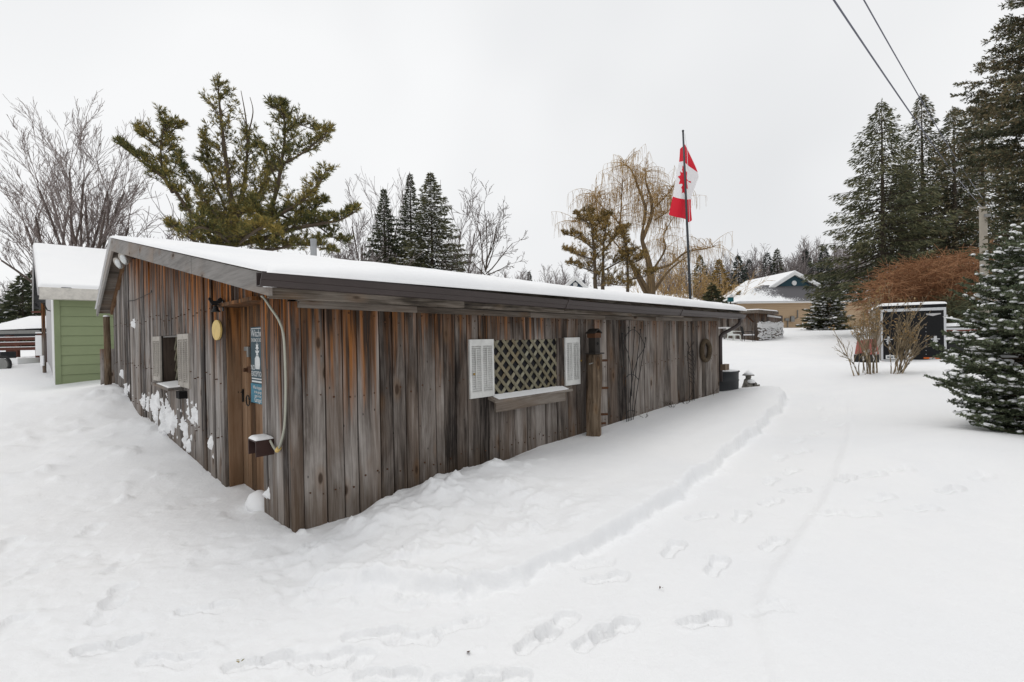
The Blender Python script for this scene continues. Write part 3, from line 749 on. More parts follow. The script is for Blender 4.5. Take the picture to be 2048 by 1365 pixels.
for a, b in ((-.30, 1.9), (1.9, 3.9), (3.9, 5.9), (5.9, RIDGE_Y)):
    za, zb = roof_z(a)-.01, roof_z(b)-.01; ha, hb = .165+.01*a, .165+.01*b
    e = 0.0 if a < 1 else rnd.uniform(0, .006)
    MB().hexa([(XF-e, a, za-ha), (XF+.035, a, za-ha), (XF+.035, b, zb-hb), (XF-e, b, zb-hb), (XF-e, a, za), (XF+.035, a, za), (XF+.035, b, zb), (XF-e, b, zb)]).build('rake_board', M['board_y'], shed)
a, b = RIDGE_Y, BACK_Y
MB().hexa([(XF, a, 3.67-.25), (XF+.035, a, 3.67-.25), (XF+.035, b, 2.43-.16), (XF, b, 2.43-.16), (XF, a, 3.66), (XF+.035, a, 3.66), (XF+.035, b, 2.43), (XF, b, 2.43)]).build('rake_board', M['board_y'], shed)
MB().box((XF-.008, 4.95, 2.92), (XF, 4.98, 3.05)).build('clip', M['zinc'], shed)
# soffit boards of the back slope, running out to the rake
k = RIDGE_Y+.05
while k < BACK_Y-.12:
    z1_, z2_ = roof_z(k)-.10, roof_z(k+.17)-.10; e = rnd.uniform(0, .008)
    MB().hexa([(XF+.04, k, z1_-e), (.3, k, z1_-e), (.3, k+.165, z2_-e), (XF+.04, k+.165, z2_-e), (XF+.04, k, z1_+.03), (.3, k, z1_+.03), (.3, k+.165, z2_+.03), (XF+.04, k+.165, z2_+.03)]).build('soffit_board', M['board_x2'], shed)
    k += .17
MB().beam((-.05, RIDGE_Y+.1, 3.48), (-.05, 10.5, 2.36), .05, .14).build('purlin', M['plank_door'], shed)
# roof deck: two slopes
r = MB()
def slab(y0, y1, th): r.hexa([(XF+.02, y0, roof_z(y0)-th), (XB, y0, roof_z(y0)-th), (XB, y1, roof_z(y1)-th), (XF+.02, y1, roof_z(y1)-th), (XF+.02, y0, roof_z(y0)-.002), (XB, y0, roof_z(y0)-.002), (XB, y1, roof_z(y1)-.002), (XF+.02, y1, roof_z(y1)-.002)])
slab(EAVE+.06, RIDGE_Y-.001, .06); slab(RIDGE_Y+.001, BACK_Y, .06)
r.build('roof', M['board_x'], shed)
# snow blanket
def snow_sheet(x0, x1, y0, y1, zf, th, nx, ny, name, parent, mat, ex=.10, ey=.16, lip=.0, seed=1, y_open=None, mirror=False):
    ea, eb = np.array([0, .01, .03, .06, .1, .16]), np.array([0, .008, .02, .04, .07, .11, .16, .22])
    if x1-x0 < .6: ea = ea*(x1-x0)/.6
    if y1-y0 < .8: eb = eb*(y1-y0)/.8
    X = np.unique(np.concatenate([x0+ea, np.linspace(x0+ea[-1]*1.25, x1-ea[-1]*1.25, nx), x1-ea]))
    Yv = np.unique(np.concatenate([y0+eb, np.linspace(y0+eb[-1]*1.3, y1-eb[-1]*1.3, ny), y1-eb]))
    GX, GY = np.meshgrid(X, Yv)
    d = np.minimum(GX-x0, x1-GX)/ex; dy = np.minimum(GY-y0, (y1-GY) if y_open is None else 1e3)/ey
    pr = np.clip(1-(1-np.clip(d, 0, 1))**2.4, 0, 1)**.6*np.clip(1-(1-np.clip(dy, 0, 1))**2.4, 0, 1)**.6
    zb = np.vectorize(zf)(GY)
    T = th(GX, GY)*pr*(1+.22*fbm(GX*1.1, GY*1.1, seed, 3))+.014*fbm(GX*4, GY*3, seed+7, 3)*pr
    ov = lip*(1-np.clip((GY-y0)/.35, 0, 1))**2*np.clip(T/.10, 0, 1)*(1+1.1*fbm(GX*1.6, GY*0, seed+3, 4))
    n1 = len(Yv); n0 = len(X)
    top = np.stack([GX, GY-ov, zb+T], -1).reshape(-1, 3); bot = np.stack([GX, GY, zb+np.zeros_like(T)], -1).reshape(-1, 3)
    i, j = np.meshgrid(np.arange(n1-1), np.arange(n0-1), indexing='ij')
    q = np.stack([i*n0+j, i*n0+j+1, (i+1)*n0+j+1, (i+1)*n0+j], -1).reshape(-1, 4)
    B = n1*n0
    per = [(0, j) for j in range(n0)]+[(i, n0-1) for i in range(1, n1)]+[(n1-1, j) for j in range(n0-2, -1, -1)]+[(i, 0) for i in range(n1-2, 0, -1)]
    pi = np.array([a*n0+b for a, b in per]); pj = np.roll(pi, -1)
    sk = np.stack([pi, pi+B, pj+B, pj], -1)
    me = np_mesh(name, np.concatenate([top, bot]), [q, q[:, ::-1]+B, sk])
    return link(name, me, mat, parent, smooth=True)
thf = lambda X, Y: .085+.045*np.exp(-((Y-EAVE)/.9)**2)*sstep(X, -.4, .9)-.03*np.exp(-((X-9.8)/1.)**2)-.03*np.exp(-((X+.3)/.5)**2)
snow_sheet(XF-.03, XB-.12, EAVE-.10, RIDGE_Y+.02, lambda y: roof_z(max(EAVE-.1, min(y, RIDGE_Y-.001)))+.006, thf, 46, 36, 'roof_snow', shed, M['snow_cap'], lip=.035, seed=3)
snow_sheet(XF-.03, XB-.12, RIDGE_Y-.02, BACK_Y, lambda y: roof_z(max(y, RIDGE_Y+.001))+.006, lambda X, Y: .09+0*X, 30, 12, 'roof_snow', shed, M['snow_cap'], seed=5)
# gutter (K style profile) in three lengths, with a fall to the far end
def gz_(t): return 2.115-.085*max(0, t+.35)/10.2-.02*math.sin(math.pi*min(1, max(0, t)/9))
prof = [(-.250, 0), (-.250, -.105), (-.33, -.105), (-.345, -.062), (-.352, -.058), (-.375, -.018), (-.375, -.002), (-.368, -.002), (-.368, -.014), (-.346, -.053), (-.338, -.057), (-.325, -.098), (-.257, -.098), (-.257, 0)]
gl = [-.36, 3.3, 6.6, 9.86]
gt = None
for a, b in zip(gl[:-1], gl[1:]):
    vs, fs = [], []; ks = np.linspace(a, b+.004, 9); n = len(prof)
    for t in ks:
        for p, q in prof: vs.append((t, p-(.002 if b == 3.3 else 0), gz_(t)+q))
    for i in range(len(ks)-1):
        for k in range(n): fs.append((i*n+k, i*n+(k+1) % n, (i+1)*n+(k+1) % n, (i+1)*n+k))
    fs += [tuple(range(n))[::-1], tuple(len(vs)-n+k for k in range(n))]
    MB().add(vs, fs).build('gutter', M['gutter'], shed)
for t in gl[1:-1]:
    m_ = MB()
    m_.prism([(t-.03, p, gz_(t)+q) for p, q in ((-.30, -.112), (-.337, -.112), (-.353, -.062), (-.383, -.018), (-.383, .004), (-.378, .004), (-.378, -.018), (-.349, -.060), (-.333, -.107), (-.30, -.107))], (.045, 0, 0))
    m_.build('gutter_joint', M['gutter'], shed)
e = MB().prism([(9.862, p, gz_(9.86)+q) for p, q in prof[:7]], (.004, 0, 0)); e.build('gutter_end_cap', M['gutter'], shed)
MB().tube([(-.33, -.30, gz_(-.33)-.09), (.1, -.31, gz_(.1)-.06), (.4, -.31, gz_(.4)-.05)], [.02, .03, .03], 8).build('snow', M['snow_cap'], shed, smooth=True)
d = MB(); d.tube([(9.62, -.315, 1.93), (9.62, -.315, 1.86), (9.60, -.30, 1.81), (9.52, -.25, 1.75), (9.24, -.07, 1.60), (9.17, -.045, 1.54), (9.165, -.045, .55)], .042, 10)
d.build('downspout', M['gutter'], shed, smooth=True)
MB().box((9.12, -.16, .80), (9.36, -.06, .93)).build('timber_end', M['log'], shed)
# stove pipe behind the ridge
p = MB(); p.tube([(3.9, 8.5, 3.2), (3.9, 8.5, 4.28)], .078, 16); p.tube([(3.9, 8.5, 4.22), (3.9, 8.5, 4.30)], .083, 16); p.build('stove_pipe', M['steel'], shed, smooth=False)
# wire strung on the gable, with staple
MB().tube([(-.045, 8.2, 2.47), (-.045, 7.4, 2.43), (-.045, 6.4, 2.44), (-.045, 5.7, 2.45), (-.05, 5.66, 2.48)], .006, 4).build('wall_wire', M['black2'], shed)
# snow plastered on the boards low on the gable
gy_, gzz = np.meshgrid(np.arange(.05, 9.6, .014), np.arange(-.05, 2.2, .014), indexing='ij'); dn = np.zeros_like(gy_)
for u, v, w, hh in ((312, 812, 8, 18), (330, 835, 11, 30), (345, 845, 8, 22), (372, 850, 8, 26), (388, 835, 5, 30), (400, 872, 6, 14), (420, 888, 7, 16), (292, 805, 5, 12), (247, 752, 3, 6), (267, 648, 1.5, 5), (255, 780, 5, 10), (531, 990, 5, 9)):
    q = []
    for du, dv in ((0, 0), (w, 0), (0, hh)):
        dd = ray(u+du, v+dv); tt = ((SC-DR*.03-CAMP)@DR)/(dd@DR); pt = CAMP+dd*tt; q.append((to_shed(pt[None])[0][1], pt[2]))
    sy, sz = abs(q[1][0]-q[0][0]), abs(q[2][1]-q[0][1])
    dn = np.maximum(dn, np.exp(-.5*(((gy_-q[0][0])/sy)**2+((gzz-q[0][1])/sz)**2)))
mk = np.where(dn > .12, dn*.95+fbm(gy_*7, gzz*4.2, 81, 6, .6)*1.35-.72, -1); mk = mk/.35
hx = -.022-np.clip(mk, 0, 1)**.7*(.030+.05*fbm(gy_*9, gzz*9, 82, 4))-.012*np.clip(mk, 0, 1)
n0, n1 = gy_.shape; vv_ = np.stack([hx, gy_, gzz], -1).reshape(-1, 3); ii_, jj_ = np.meshgrid(np.arange(n0-1), np.arange(n1-1), indexing='ij')
on = (mk > 0); keep = on[:-1, :-1] | on[1:, :-1] | on[:-1, 1:] | on[1:, 1:]
qd = np.stack([ii_*n1+jj_, ii_*n1+jj_+1, (ii_+1)*n1+jj_+1, (ii_+1)*n1+jj_], -1)[keep]
us, inv = np.unique(qd, return_inverse=True)
link('stuck_snow', np_mesh('stuck_snow', vv_[us], [inv.reshape(qd.shape)]), M['snow_cap'], shed, kind='stuff', smooth=True)

nl = MB(); rn = random.Random(31)
for a, b in zip(BX[:-1], BX[1:]):
    for z in (1.80, 1.12, .32):
        if WX0 < (a+b)/2 < WX1 and z > .8 and z < 1.6: continue
        for k in range(2 if b-a > .16 else 1):
            x, zz_ = a+(b-a)*((.25, .75)[k] if b-a > .16 else .5)+rn.uniform(-.015, .015), z+rn.uniform(-.05, .05); r_ = rn.uniform(.005, .009)
            nl.tube([(x, -.025, zz_), (x, -.0365, zz_)], r_, 6)
for a, b in zip(LB[:-1], LB[1:]):
    for z in (2.0, 1.2, .5):
        if VX0-.5 < (a+b)/2 < VX1+.5 and .8 < z < 1.9: continue
        y_ = (a+b)/2+rn.uniform(-.03, .03); zz_ = z+rn.uniform(-.06, .06); nl.tube([(-.02, y_, zz_), (-.047, y_, zz_)], .007, 6)
nl.build('nail_heads', M['rust'], shed, kind='stuff')
# ---- things hung on the shed (own things, placed in shed space)
def wall_thing(name, label, cat, x, y, z, group=None): return thing(name, label, cat, shed_pt(x, y, z), ANG, group)
def text_part(body, size, loc, wallrot, mat, parent, name='lettering', sx=1.0):
    cu = bpy.data.curves.new(name, 'FONT'); cu.body = body; cu.size = size; cu.align_x = 'CENTER'; cu.extrude = .0006
    cu.resolution_u = 3
    to = bpy.data.objects.new('tmp', cu); COL.objects.link(to)
    bpy.context.view_layer.update()
    me = bpy.data.meshes.new_from_object(to.evaluated_get(bpy.context.evaluated_depsgraph_get()))
    bpy.data.objects.remove(to)
    o = link(name, me, mat, parent); o.location = loc; o.rotation_euler = wallrot; o.scale = (sx, 1, 1); return o
# signs on the door: faces -x; reading direction is -y
RX = (math.pi/2, 0, -math.pi/2)
SG = .118
sg = wall_thing('door_sign', 'tall dark slate sign with pale print hung on brown door', 'sign', SG, 1.22, 1.17)
MB().box((-.006, -.20, .0), (.006, .19, .585)).build('panel', M['slate'], sg)
MB().box((-.008, -.185, .565), (-.0062, .175, .572)).build('border_line', M['print'], sg); MB().box((-.008, -.185, .012), (-.0062, .175, .028)).build('border_line', M['print'], sg); MB().box((-.008, -.185, .045), (-.0062, .175, .055)).build('border_line', M['print'], sg)
text_part('Witches', .105, (-.0075, -.005, .485), RX, M['print'], sg); text_part('THE BACK DOOR', .052, (-.0075, -.005, .432), RX, M['print'], sg, sx=.86)
text_part('NO', .075, (-.0075, .135, .14), RX, M['print'], sg); text_part('EXCEPTIONS', .075, (-.0075, -.005, .075), RX, M['print'], sg, sx=.86)
def flat_poly(pts, parent, name, x0=-.0065):   # pts in (a right, z) on the sign face
    MB().prism([(x0, -a, z) for a, z in pts], (-.0012, 0, 0)).build(name, M['print'], parent)
flat_poly([(-.06+.0, .150), (.06, .150), (.075, .20), (.07, .26), (.035, .285), (-.035, .285), (-.07, .26), (-.075, .20)], sg, 'emblem_body')
flat_poly([(0, .43), (.012, .40), (.045, .405), (.022, .385), (.05, .36), (.018, .362), (.012, .335), (.06, .345), (.045, .32), (.02, .315), (.035, .29), (-.035, .29), (-.02, .315), (-.045, .32), (-.06, .345), (-.012, .335), (-.018, .362), (-.05, .36), (-.022, .385), (-.045, .405), (-.012, .40)], sg, 'emblem_crown')
sg2 = wall_thing('garage_sign', 'teal garage sign with white script just under slate sign', 'sign', SG, 1.22, .985)
sg2.rotation_euler = (0, math.radians(0), ANG)
MB().box((-.006, -.20, -.02), (.006, .215, .182)).build('panel', M['teal'], sg2)
for t_, s_, z_ in (('What happens', .05, .128), ('in the garage', .042, .085), ('stays in the', .042, .045), ('Garage!', .068, -.006)):
    text_part(t_, s_, (-.0075, .005, z_), RX, M['print'], sg2, sx=.98)
ov = wall_thing('oval_plaque', 'plain yellow oval plaque on boards beside the door', 'plaque', -.045, 1.98, 1.74)
MB().add(*(lambda n: ([(x, .165*math.cos(2*math.pi*k/n), .112*math.sin(2*math.pi*k/n)) for x in (0., -.018) for k in range(n)], [tuple(range(n)), tuple(range(2*n-1, n-1, -1))]+[(k, n+k, n+(k+1) % n, (k+1) % n) for k in range(n)]))(28)).build('disc', M['yellow'], ov)
tag(ov, 'plain yellow oval plaque on boards beside the door', 'plaque')
bl = wall_thing('rooster_bell', 'black iron bell topped by a rooster on gable boards', 'bell', -.04, 1.78, 2.0)
m_ = MB(); m_.box((-.012, -.03, -.09), (0, .03, .10)); m_.tube([(0, 0, .01), (-.07, 0, .012), (-.17, 0, .012)], .011, 6); m_.build('bracket', M['black'], bl)
MB().lathe([(.02, .0), (.035, -.03), (.045, -.07), (.07, -.10), (.066, -.105), (.02, -.09)], (-.11, 0, 0), 14).build('bell_cup', M['black'], bl, smooth=True)
bl.scale = (.66, .7, .66)
ro = [(-.17, .02), (-.19, .05), (-.215, .10), (-.20, .13), (-.175, .12), (-.165, .085), (-.13, .075), (-.095, .075), (-.07, .11), (-.045, .135), (-.02, .12), (-.012, .08), (-.035, .045), (-.07, .03), (-.10, .015)]
MB().prism([(x, -.009, z) for x, z in ro], (0, .018, 0)).build('rooster', M['black'], bl)
fl = wall_thing('floodlight', 'twin head outdoor floodlight under the gable peak', 'lamp', -.06, 7.25, 3.22)
MB().tube([(0.05, 0, .04), (-.02, 0, .04)], .06, 12).build('base', M['black'], fl); MB().tube([(-.02, .1, .03), (-.06, .34, .03)], .03, 8).build('sensor_arm', M['brass'], fl)
for yy, dx in ((-.12, 0), (.55, -.01)):
    m_ = MB(); m_.tube([(-.01, yy*.3, .03), (-.07, yy*.8, -.02)], .022, 8); m_.tube([(-.06, yy, .0), (-.12, yy-.02, -.03), (-.17, yy-.04, -.06)], [.05, .10, .115], 14); hd = m_.build('lamp_head', M['cream'], fl, smooth=False)
    MB().tube([(-.168, yy-.04, -.06), (-.185, yy-.045, -.066)], [.112, .07], 14).build('lens', M['lens'], hd, smooth=True)
bx_ = wall_thing('outlet_box', 'brown metal weather box with snow on top at the corner', 'electrical box', -.03, .50, .60)
m_ = MB(); m_.box((-.15, -.10, 0), (0, -.088, .14)); m_.box((-.15, .088, 0), (0, .10, .14)); m_.box((-.15, -.088, .128), (0, .088, .14)); m_.box((-.012, -.088, 0), (0, .088, .128)); m_.build('hood', M['boxbrown'], bx_)
snow_sheet(-.15, 0, -.10, .10, lambda y: .141, lambda X, Y: .03+0*X, 6, 6, 'snow', bx_, M['snow_cap'], ex=.04, ey=.04)
cb = wall_thing('power_cable', 'grey green cable looping from the eave to weather box', 'cable', 0, 0, 0)
cpts = smooth_line([(-.10, .42, 2.0), (-.12, .30, 1.975), (-.10, .20, 1.88), (-.07, .12, 1.78), (-.06, .055, 1.66), (-.06, .03, 1.45), (-.06, .03, 1.2), (-.06, .06, .94), (-.06, .13, .78), (-.06, .24, .665), (-.06, .33, .68), (-.06, .42, .735)], 6)
MB().tube(cpts, .0105, 8).build('cord', M['cable'], cb, smooth=True)
MB().tube([(-.06, .20, .69), (-.06, .25, .66)], .02, 8).build('plug', M['yellow'], cb)

post = wall_thing('log_post', 'thick upright brown log post beside the white shutter', 'post', 4.03, -.20, 0)
prof = []
m_ = MB(); n = 14; zs = np.linspace(.05, 1.34, 12); vs = []; fs = []
for i, z in enumerate(zs):
    for k in range(n):
        t = 2*math.pi*k/n; rr_ = .105+.010*math.sin(3*t+z*2)+.008*math.sin(7*t+1.3)+.006*math.sin(z*9+t); vs.append((rr_*math.cos(t)+.055*(z-.2), rr_*math.sin(t), z))
for i in range(len(zs)-1):
    for k in range(n): fs.append((i*n+k, i*n+(k+1) % n, (i+1)*n+(k+1) % n, (i+1)*n+k))
fs += [tuple(range(n))[::-1], tuple(len(vs)-n+k for k in range(n))]
m_.add(vs, fs).build('trunk', M['log'], post)
for z, a, ln in ((1.25, -.5, .09), (.86, -.6, .10), (.49, -.7, .09), (.36, -.6, .07)):
    c = Vector((.055*(z-.2), 0, z)); dv = Vector((math.cos(a), math.sin(a), 0))
    MB().tube([c+dv*.08, c+dv*(.11+ln)], .017, 8).build('peg', M['rust'], post)
MB().tube([(-.06, -.05, 1.225), (-.20, -.09, 1.22)], .008, 6).build('hook', M['zinc'], post)
bh = wall_thing('birdhouse', 'small dark weathered birdhouse standing on the log post', 'birdhouse', 4.085, -.20, 1.345); bh.scale = (.8, .8, 1)
MB().box((-.13, -.11, 0), (.15, .11, .018)).build('base', M['black2'], bh)
MB().box((-.075, -.07, .018), (.075, .07, .23)).build('body', M['black2'], bh)
m_ = MB(); m_.tube([(.0, -.072, .15), (.0, -.078, .15)], .022, 10); m_.build('entrance_hole', M['dark'], bh)
MB().box((-.09, -.085, .23), (.09, .085, .30)).build('upper_body', M['rust'], bh)
rf_ = MB(); rf_.hexa([(-.11, -.10, .29), (0, -.10, .345), (0, .10, .345), (-.11, .10, .29), (-.11, -.10, .305), (0, -.10, .362), (0, .10, .362), (-.11, .10, .305)]); rf_.hexa([(0, -.10, .345), (.11, -.10, .29), (.11, .10, .29), (0, .10, .345), (0, -.10, .362), (.11, -.10, .305), (.11, .10, .305), (0, .10, .362)]); rf_.build('roof', M['black2'], bh)

tr = wall_thing('fan_trellis', 'black iron fan shaped trellis leaning on the long wall', 'trellis', 5.08, -.09, .12)
tops = [(-.0, 1.50), (.19, 1.60), (.38, 1.60), (.57, 1.56), (.74, 1.42)]
for (tx, tz), bx0 in zip(tops, (-.03, .0, .03, .06, .09)):
    bar = MB().tube([(bx0, -.05, -.05), (bx0+(tx-bx0)*.5, .0, tz*.5), (tx, .03, tz)], .0065, 6).build('rod', M['black'], tr)
    MB().lathe([(.002, -.015), (.014, -.008), (.014, .008), (.002, .015)], (tx, .03, tz+.012), 8).build('finial', M['black'], bar)
def arc(ax, az_, bx1, bz, sag, y=.0): return [(ax+(bx1-ax)*t, y, az_+(bz-az_)*t+sag*4*t*(1-t)) for t in np.linspace(0, 1, 14)]
for a in (arc(-.005, 1.38, .70, 1.28, .24, .02), arc(-.015, .78, .42, .75, .09, .0), arc(-.02, .26, .24, .25, .03, -.03), [(-.005, .02, 1.38), (.14, .02, 1.2), (.2, .01, 1.0), (.22, .01, .8), (.2, .0, .5)], [(.70, .02, 1.28), (.45, .02, 1.1), (.3, .01, .9), (.22, .01, .7), (.12, .0, .4)]):
    MB().tube(a, .006, 6).build('hoop', M['black'], tr)
wf = wall_thing('wire_figure', 'narrow wire garden figure standing against boards near the wreath', 'garden ornament', 7.50, -.10, .18)
m_ = MB()
m_.tube([(-.10, 0, 0), (-.06, 0, .5), (-.13, 0, 1.0), (-.12, 0, 1.1)], .007, 5); m_.tube([(.14, 0, 0), (.12, 0, .5), (.10, 0, 1.0), (.12, 0, 1.1)], .007, 5)
m_.build('side_wire', M['black2'], wf)
for k in range(7):
    m_ = MB(); z = .48+k*.085; m_.tube([(-.10, 0, z+.06), (-.02, -.05, z-.01), (.06, -.05, z-.02), (.12, 0, z+.05)], .0055, 5); m_.build('rib_wire', M['black2'], wf)
m_ = MB(); m_.tube([(.09*math.cos(t), .0, 1.10+.08*math.sin(t)) for t in np.linspace(0, 2*math.pi, 14)], .007, 5)
for sx in (-1, 1): m_.tube([(.05*sx, 0, 1.16), (.11*sx, 0, 1.24), (.16*sx, 0, 1.28), (.14*sx, 0, 1.22)], .006, 5)
m_.tube([(-.08, 0, 1.06), (.0, -.04, 1.12), (.08, 0, 1.06)], .006, 5); m_.tube([(-.05, 0, .2), (.03, -.03, .35), (.10, 0, .2), (.02, 0, .1)], .005, 5); m_.build('head_wire', M['black2'], wf)
wr = wall_thing('wreath', 'round twisted grapevine wreath hung near wall end', 'wreath', 8.29, -.07, 1.26)
for k in range(5):
    ph = 2*math.pi*k/5
    pts = [((.200+.036*math.cos(14*t+ph))*math.cos(t), -.036*math.sin(14*t+ph)-.01, (.200+.036*math.cos(14*t+ph))*math.sin(t)) for t in np.linspace(0, 2*math.pi, 110)]
    MB().tube(pts, .0135, 5, False).build('vine_strand', M['vine'], wr)
# ------------------------------------------------------------------ beside the far end of the wall
tk = thing('stock_tank', 'dark grey ribbed metal stock tank at the shed corner', 'tank', (4.78, 11.15, .15), 0)
m_ = MB(); m_.lathe([(.40, 0), (.435, .02), (.44, .10), (.452, .12), (.44, .14), (.445, .36), (.458, .385), (.445, .41), (.45, .56), (.47, .575), (.47, .595), (.45, .60)], (0, 0, 0), 32); m_.build('body', M['tank'], tk, smooth=True)
MB().lathe([(.44, .59), (.44, .605), (.3, .625), (0, .63)], (0, 0, 0), 24).build('snow', M['snow_cap'], tk, smooth=True)
gn = thing('garden_statue', 'small grey stone garden figure in a snowy pointed hat', 'statue', (5.57, 11.3, .24), .3)
m_ = MB(); m_.lathe([(.16, 0), (.15, .06), (.13, .12), (.10, .2), (.085, .27), (.05, .30)], (-.02, 0, 0), 12, 1, .9); m_.build('body', M['stone'], gn, smooth=True)
for sx in (-1, 1): MB().tube([(sx*.09, -.02, .24), (sx*.13, -.09, .16), (sx*.06, -.13, .13)], [.035, .035, .03], 8).build('arm', M['stone'], gn, smooth=True)
for sx in (-1, 1): MB().tube([(sx*.08, -.05, .08), (sx*.14, -.16, .13), (sx*.14, -.17, .0)], [.05, .045, .04], 8).build('leg', M['stone'], gn, smooth=True)
MB().lathe([(.02, .28), (.06, .30), (.065, .34), (.05, .38), (.02, .40)], (0, 0, 0), 12).build('head', M['stone'], gn, smooth=True)
MB().lathe([(.13, .365), (.135, .375), (.06, .43), (.01, .47)], (.0, 0, 0), 14).build('hat', M['stone'], gn, smooth=True)
MB().lathe([(.12, .385), (.07, .44), (.02, .485), (0, .49)], (.0, 0, 0), 14).build('snow', M['snow_cap'], gn, smooth=True)
MB().lathe([(.09, .20), (.10, .24), (.07, .27), (.02, .28)], (.0, -.08, 0), 12).build('snow', M['snow_cap'], gn, smooth=True)
MB().lathe([(.09, 0), (.10, .08), (.08, .17), (.03, .19)], (.14, .03, 0), 10).build('rock', M['stone'], gn, smooth=True)
def twig_tuft(name, label, cat, x, y, n, h, spread, seed, mat, group=None):
    rs = random.Random(seed); P0, P1, R0, R1 = [], [], [], []
    b = np.array([0, 0, -.03])
    for k in range(n):
        a = rs.uniform(0, 6.28); p = b.copy(); d = np.array([math.cos(a)*spread, math.sin(a)*spread, 1.]); d /= np.linalg.norm(d)
        for j in range(4):
            q = p+d*h/4*rs.uniform(.7, 1.2); P0.append(p); P1.append(q); R0.append(.004); R1.append(.003)
            if j > 0:
                e = d+np.array([rs.uniform(-1, 1), rs.uniform(-1, 1), rs.uniform(-.2, .6)]); e /= np.linalg.norm(e)
                P0.append(q); P1.append(q+e*h*.3); R0.append(.003); R1.append(.002)
            p = q; d = d+np.array([rs.uniform(-.4, .4), rs.uniform(-.4, .4), -.1]); d /= np.linalg.norm(d)
    V_, F_ = tubes_np(P0, P1, R0, R1, 3)
    o = link(name, np_mesh(name, V_, [F_]), mat); o.location = G(x, y); return tag(o, label, cat, group)
for k, (t, n_, lab) in enumerate(((6.55, .16, 'low dark weed stalks in snow left of wire figure'), (7.12, .16, 'small weed sprig at the foot of wire figure'), (8.55, .12, 'thin dry stalk in snow under the wreath'), (5.5, .2, 'tiny reddish weed poking from snow right of trellis'))):
    p = shed_pt(t, -n_, 0); twig_tuft('weed', lab, 'weed', p[0], p[1], (7, 5, 2, 3)[k], (.2, .16, .22, .10)[k], (.9, .8, .1, .8)[k], 40+k, M['barkdark'], 'weeds along the long wall')
for k, (u, v, lab) in enumerate(((937, 1308, 'tiny dark red leaf alone on the foreground snow'), (1320, 1181, 'scrap of reddish leaf on the trodden path'), (478, 1330, 'bits of greenish grass in a boot print at bottom'))):
    p = onz(u, v, 0); m_ = MB(); rs = random.Random(k)
    for j in range((1, 3, 4)[k]):
        a = rs.uniform(0, 6); c = Vector((rs.uniform(-.02, .02)*(j > 0), rs.uniform(-.02, .02)*(j > 0), .008+.004*j)); s_ = .016 if k == 0 else .008
        d1 = Vector((math.cos(a), math.sin(a), .5))*s_; d2 = Vector((-math.sin(a), math.cos(a), .1))*s_*.6
        m_.prism([c-d1, c+d2, c+d1, c-d2], (0, 0, .0015))
    o = m_.build('dead_leaf', M['rust'] if k < 2 else M['pine'], label=lab, cat='leaf', group='dead leaves on the snow'); o.location = G(p[0], p[1])

# ------------------------------------------------------------------ tree builders
def flatten(o): return np.asarray(o, float)
def tree_thing(name, label, cat, base, group=None): return thing(name, label, cat, base, 0, group)

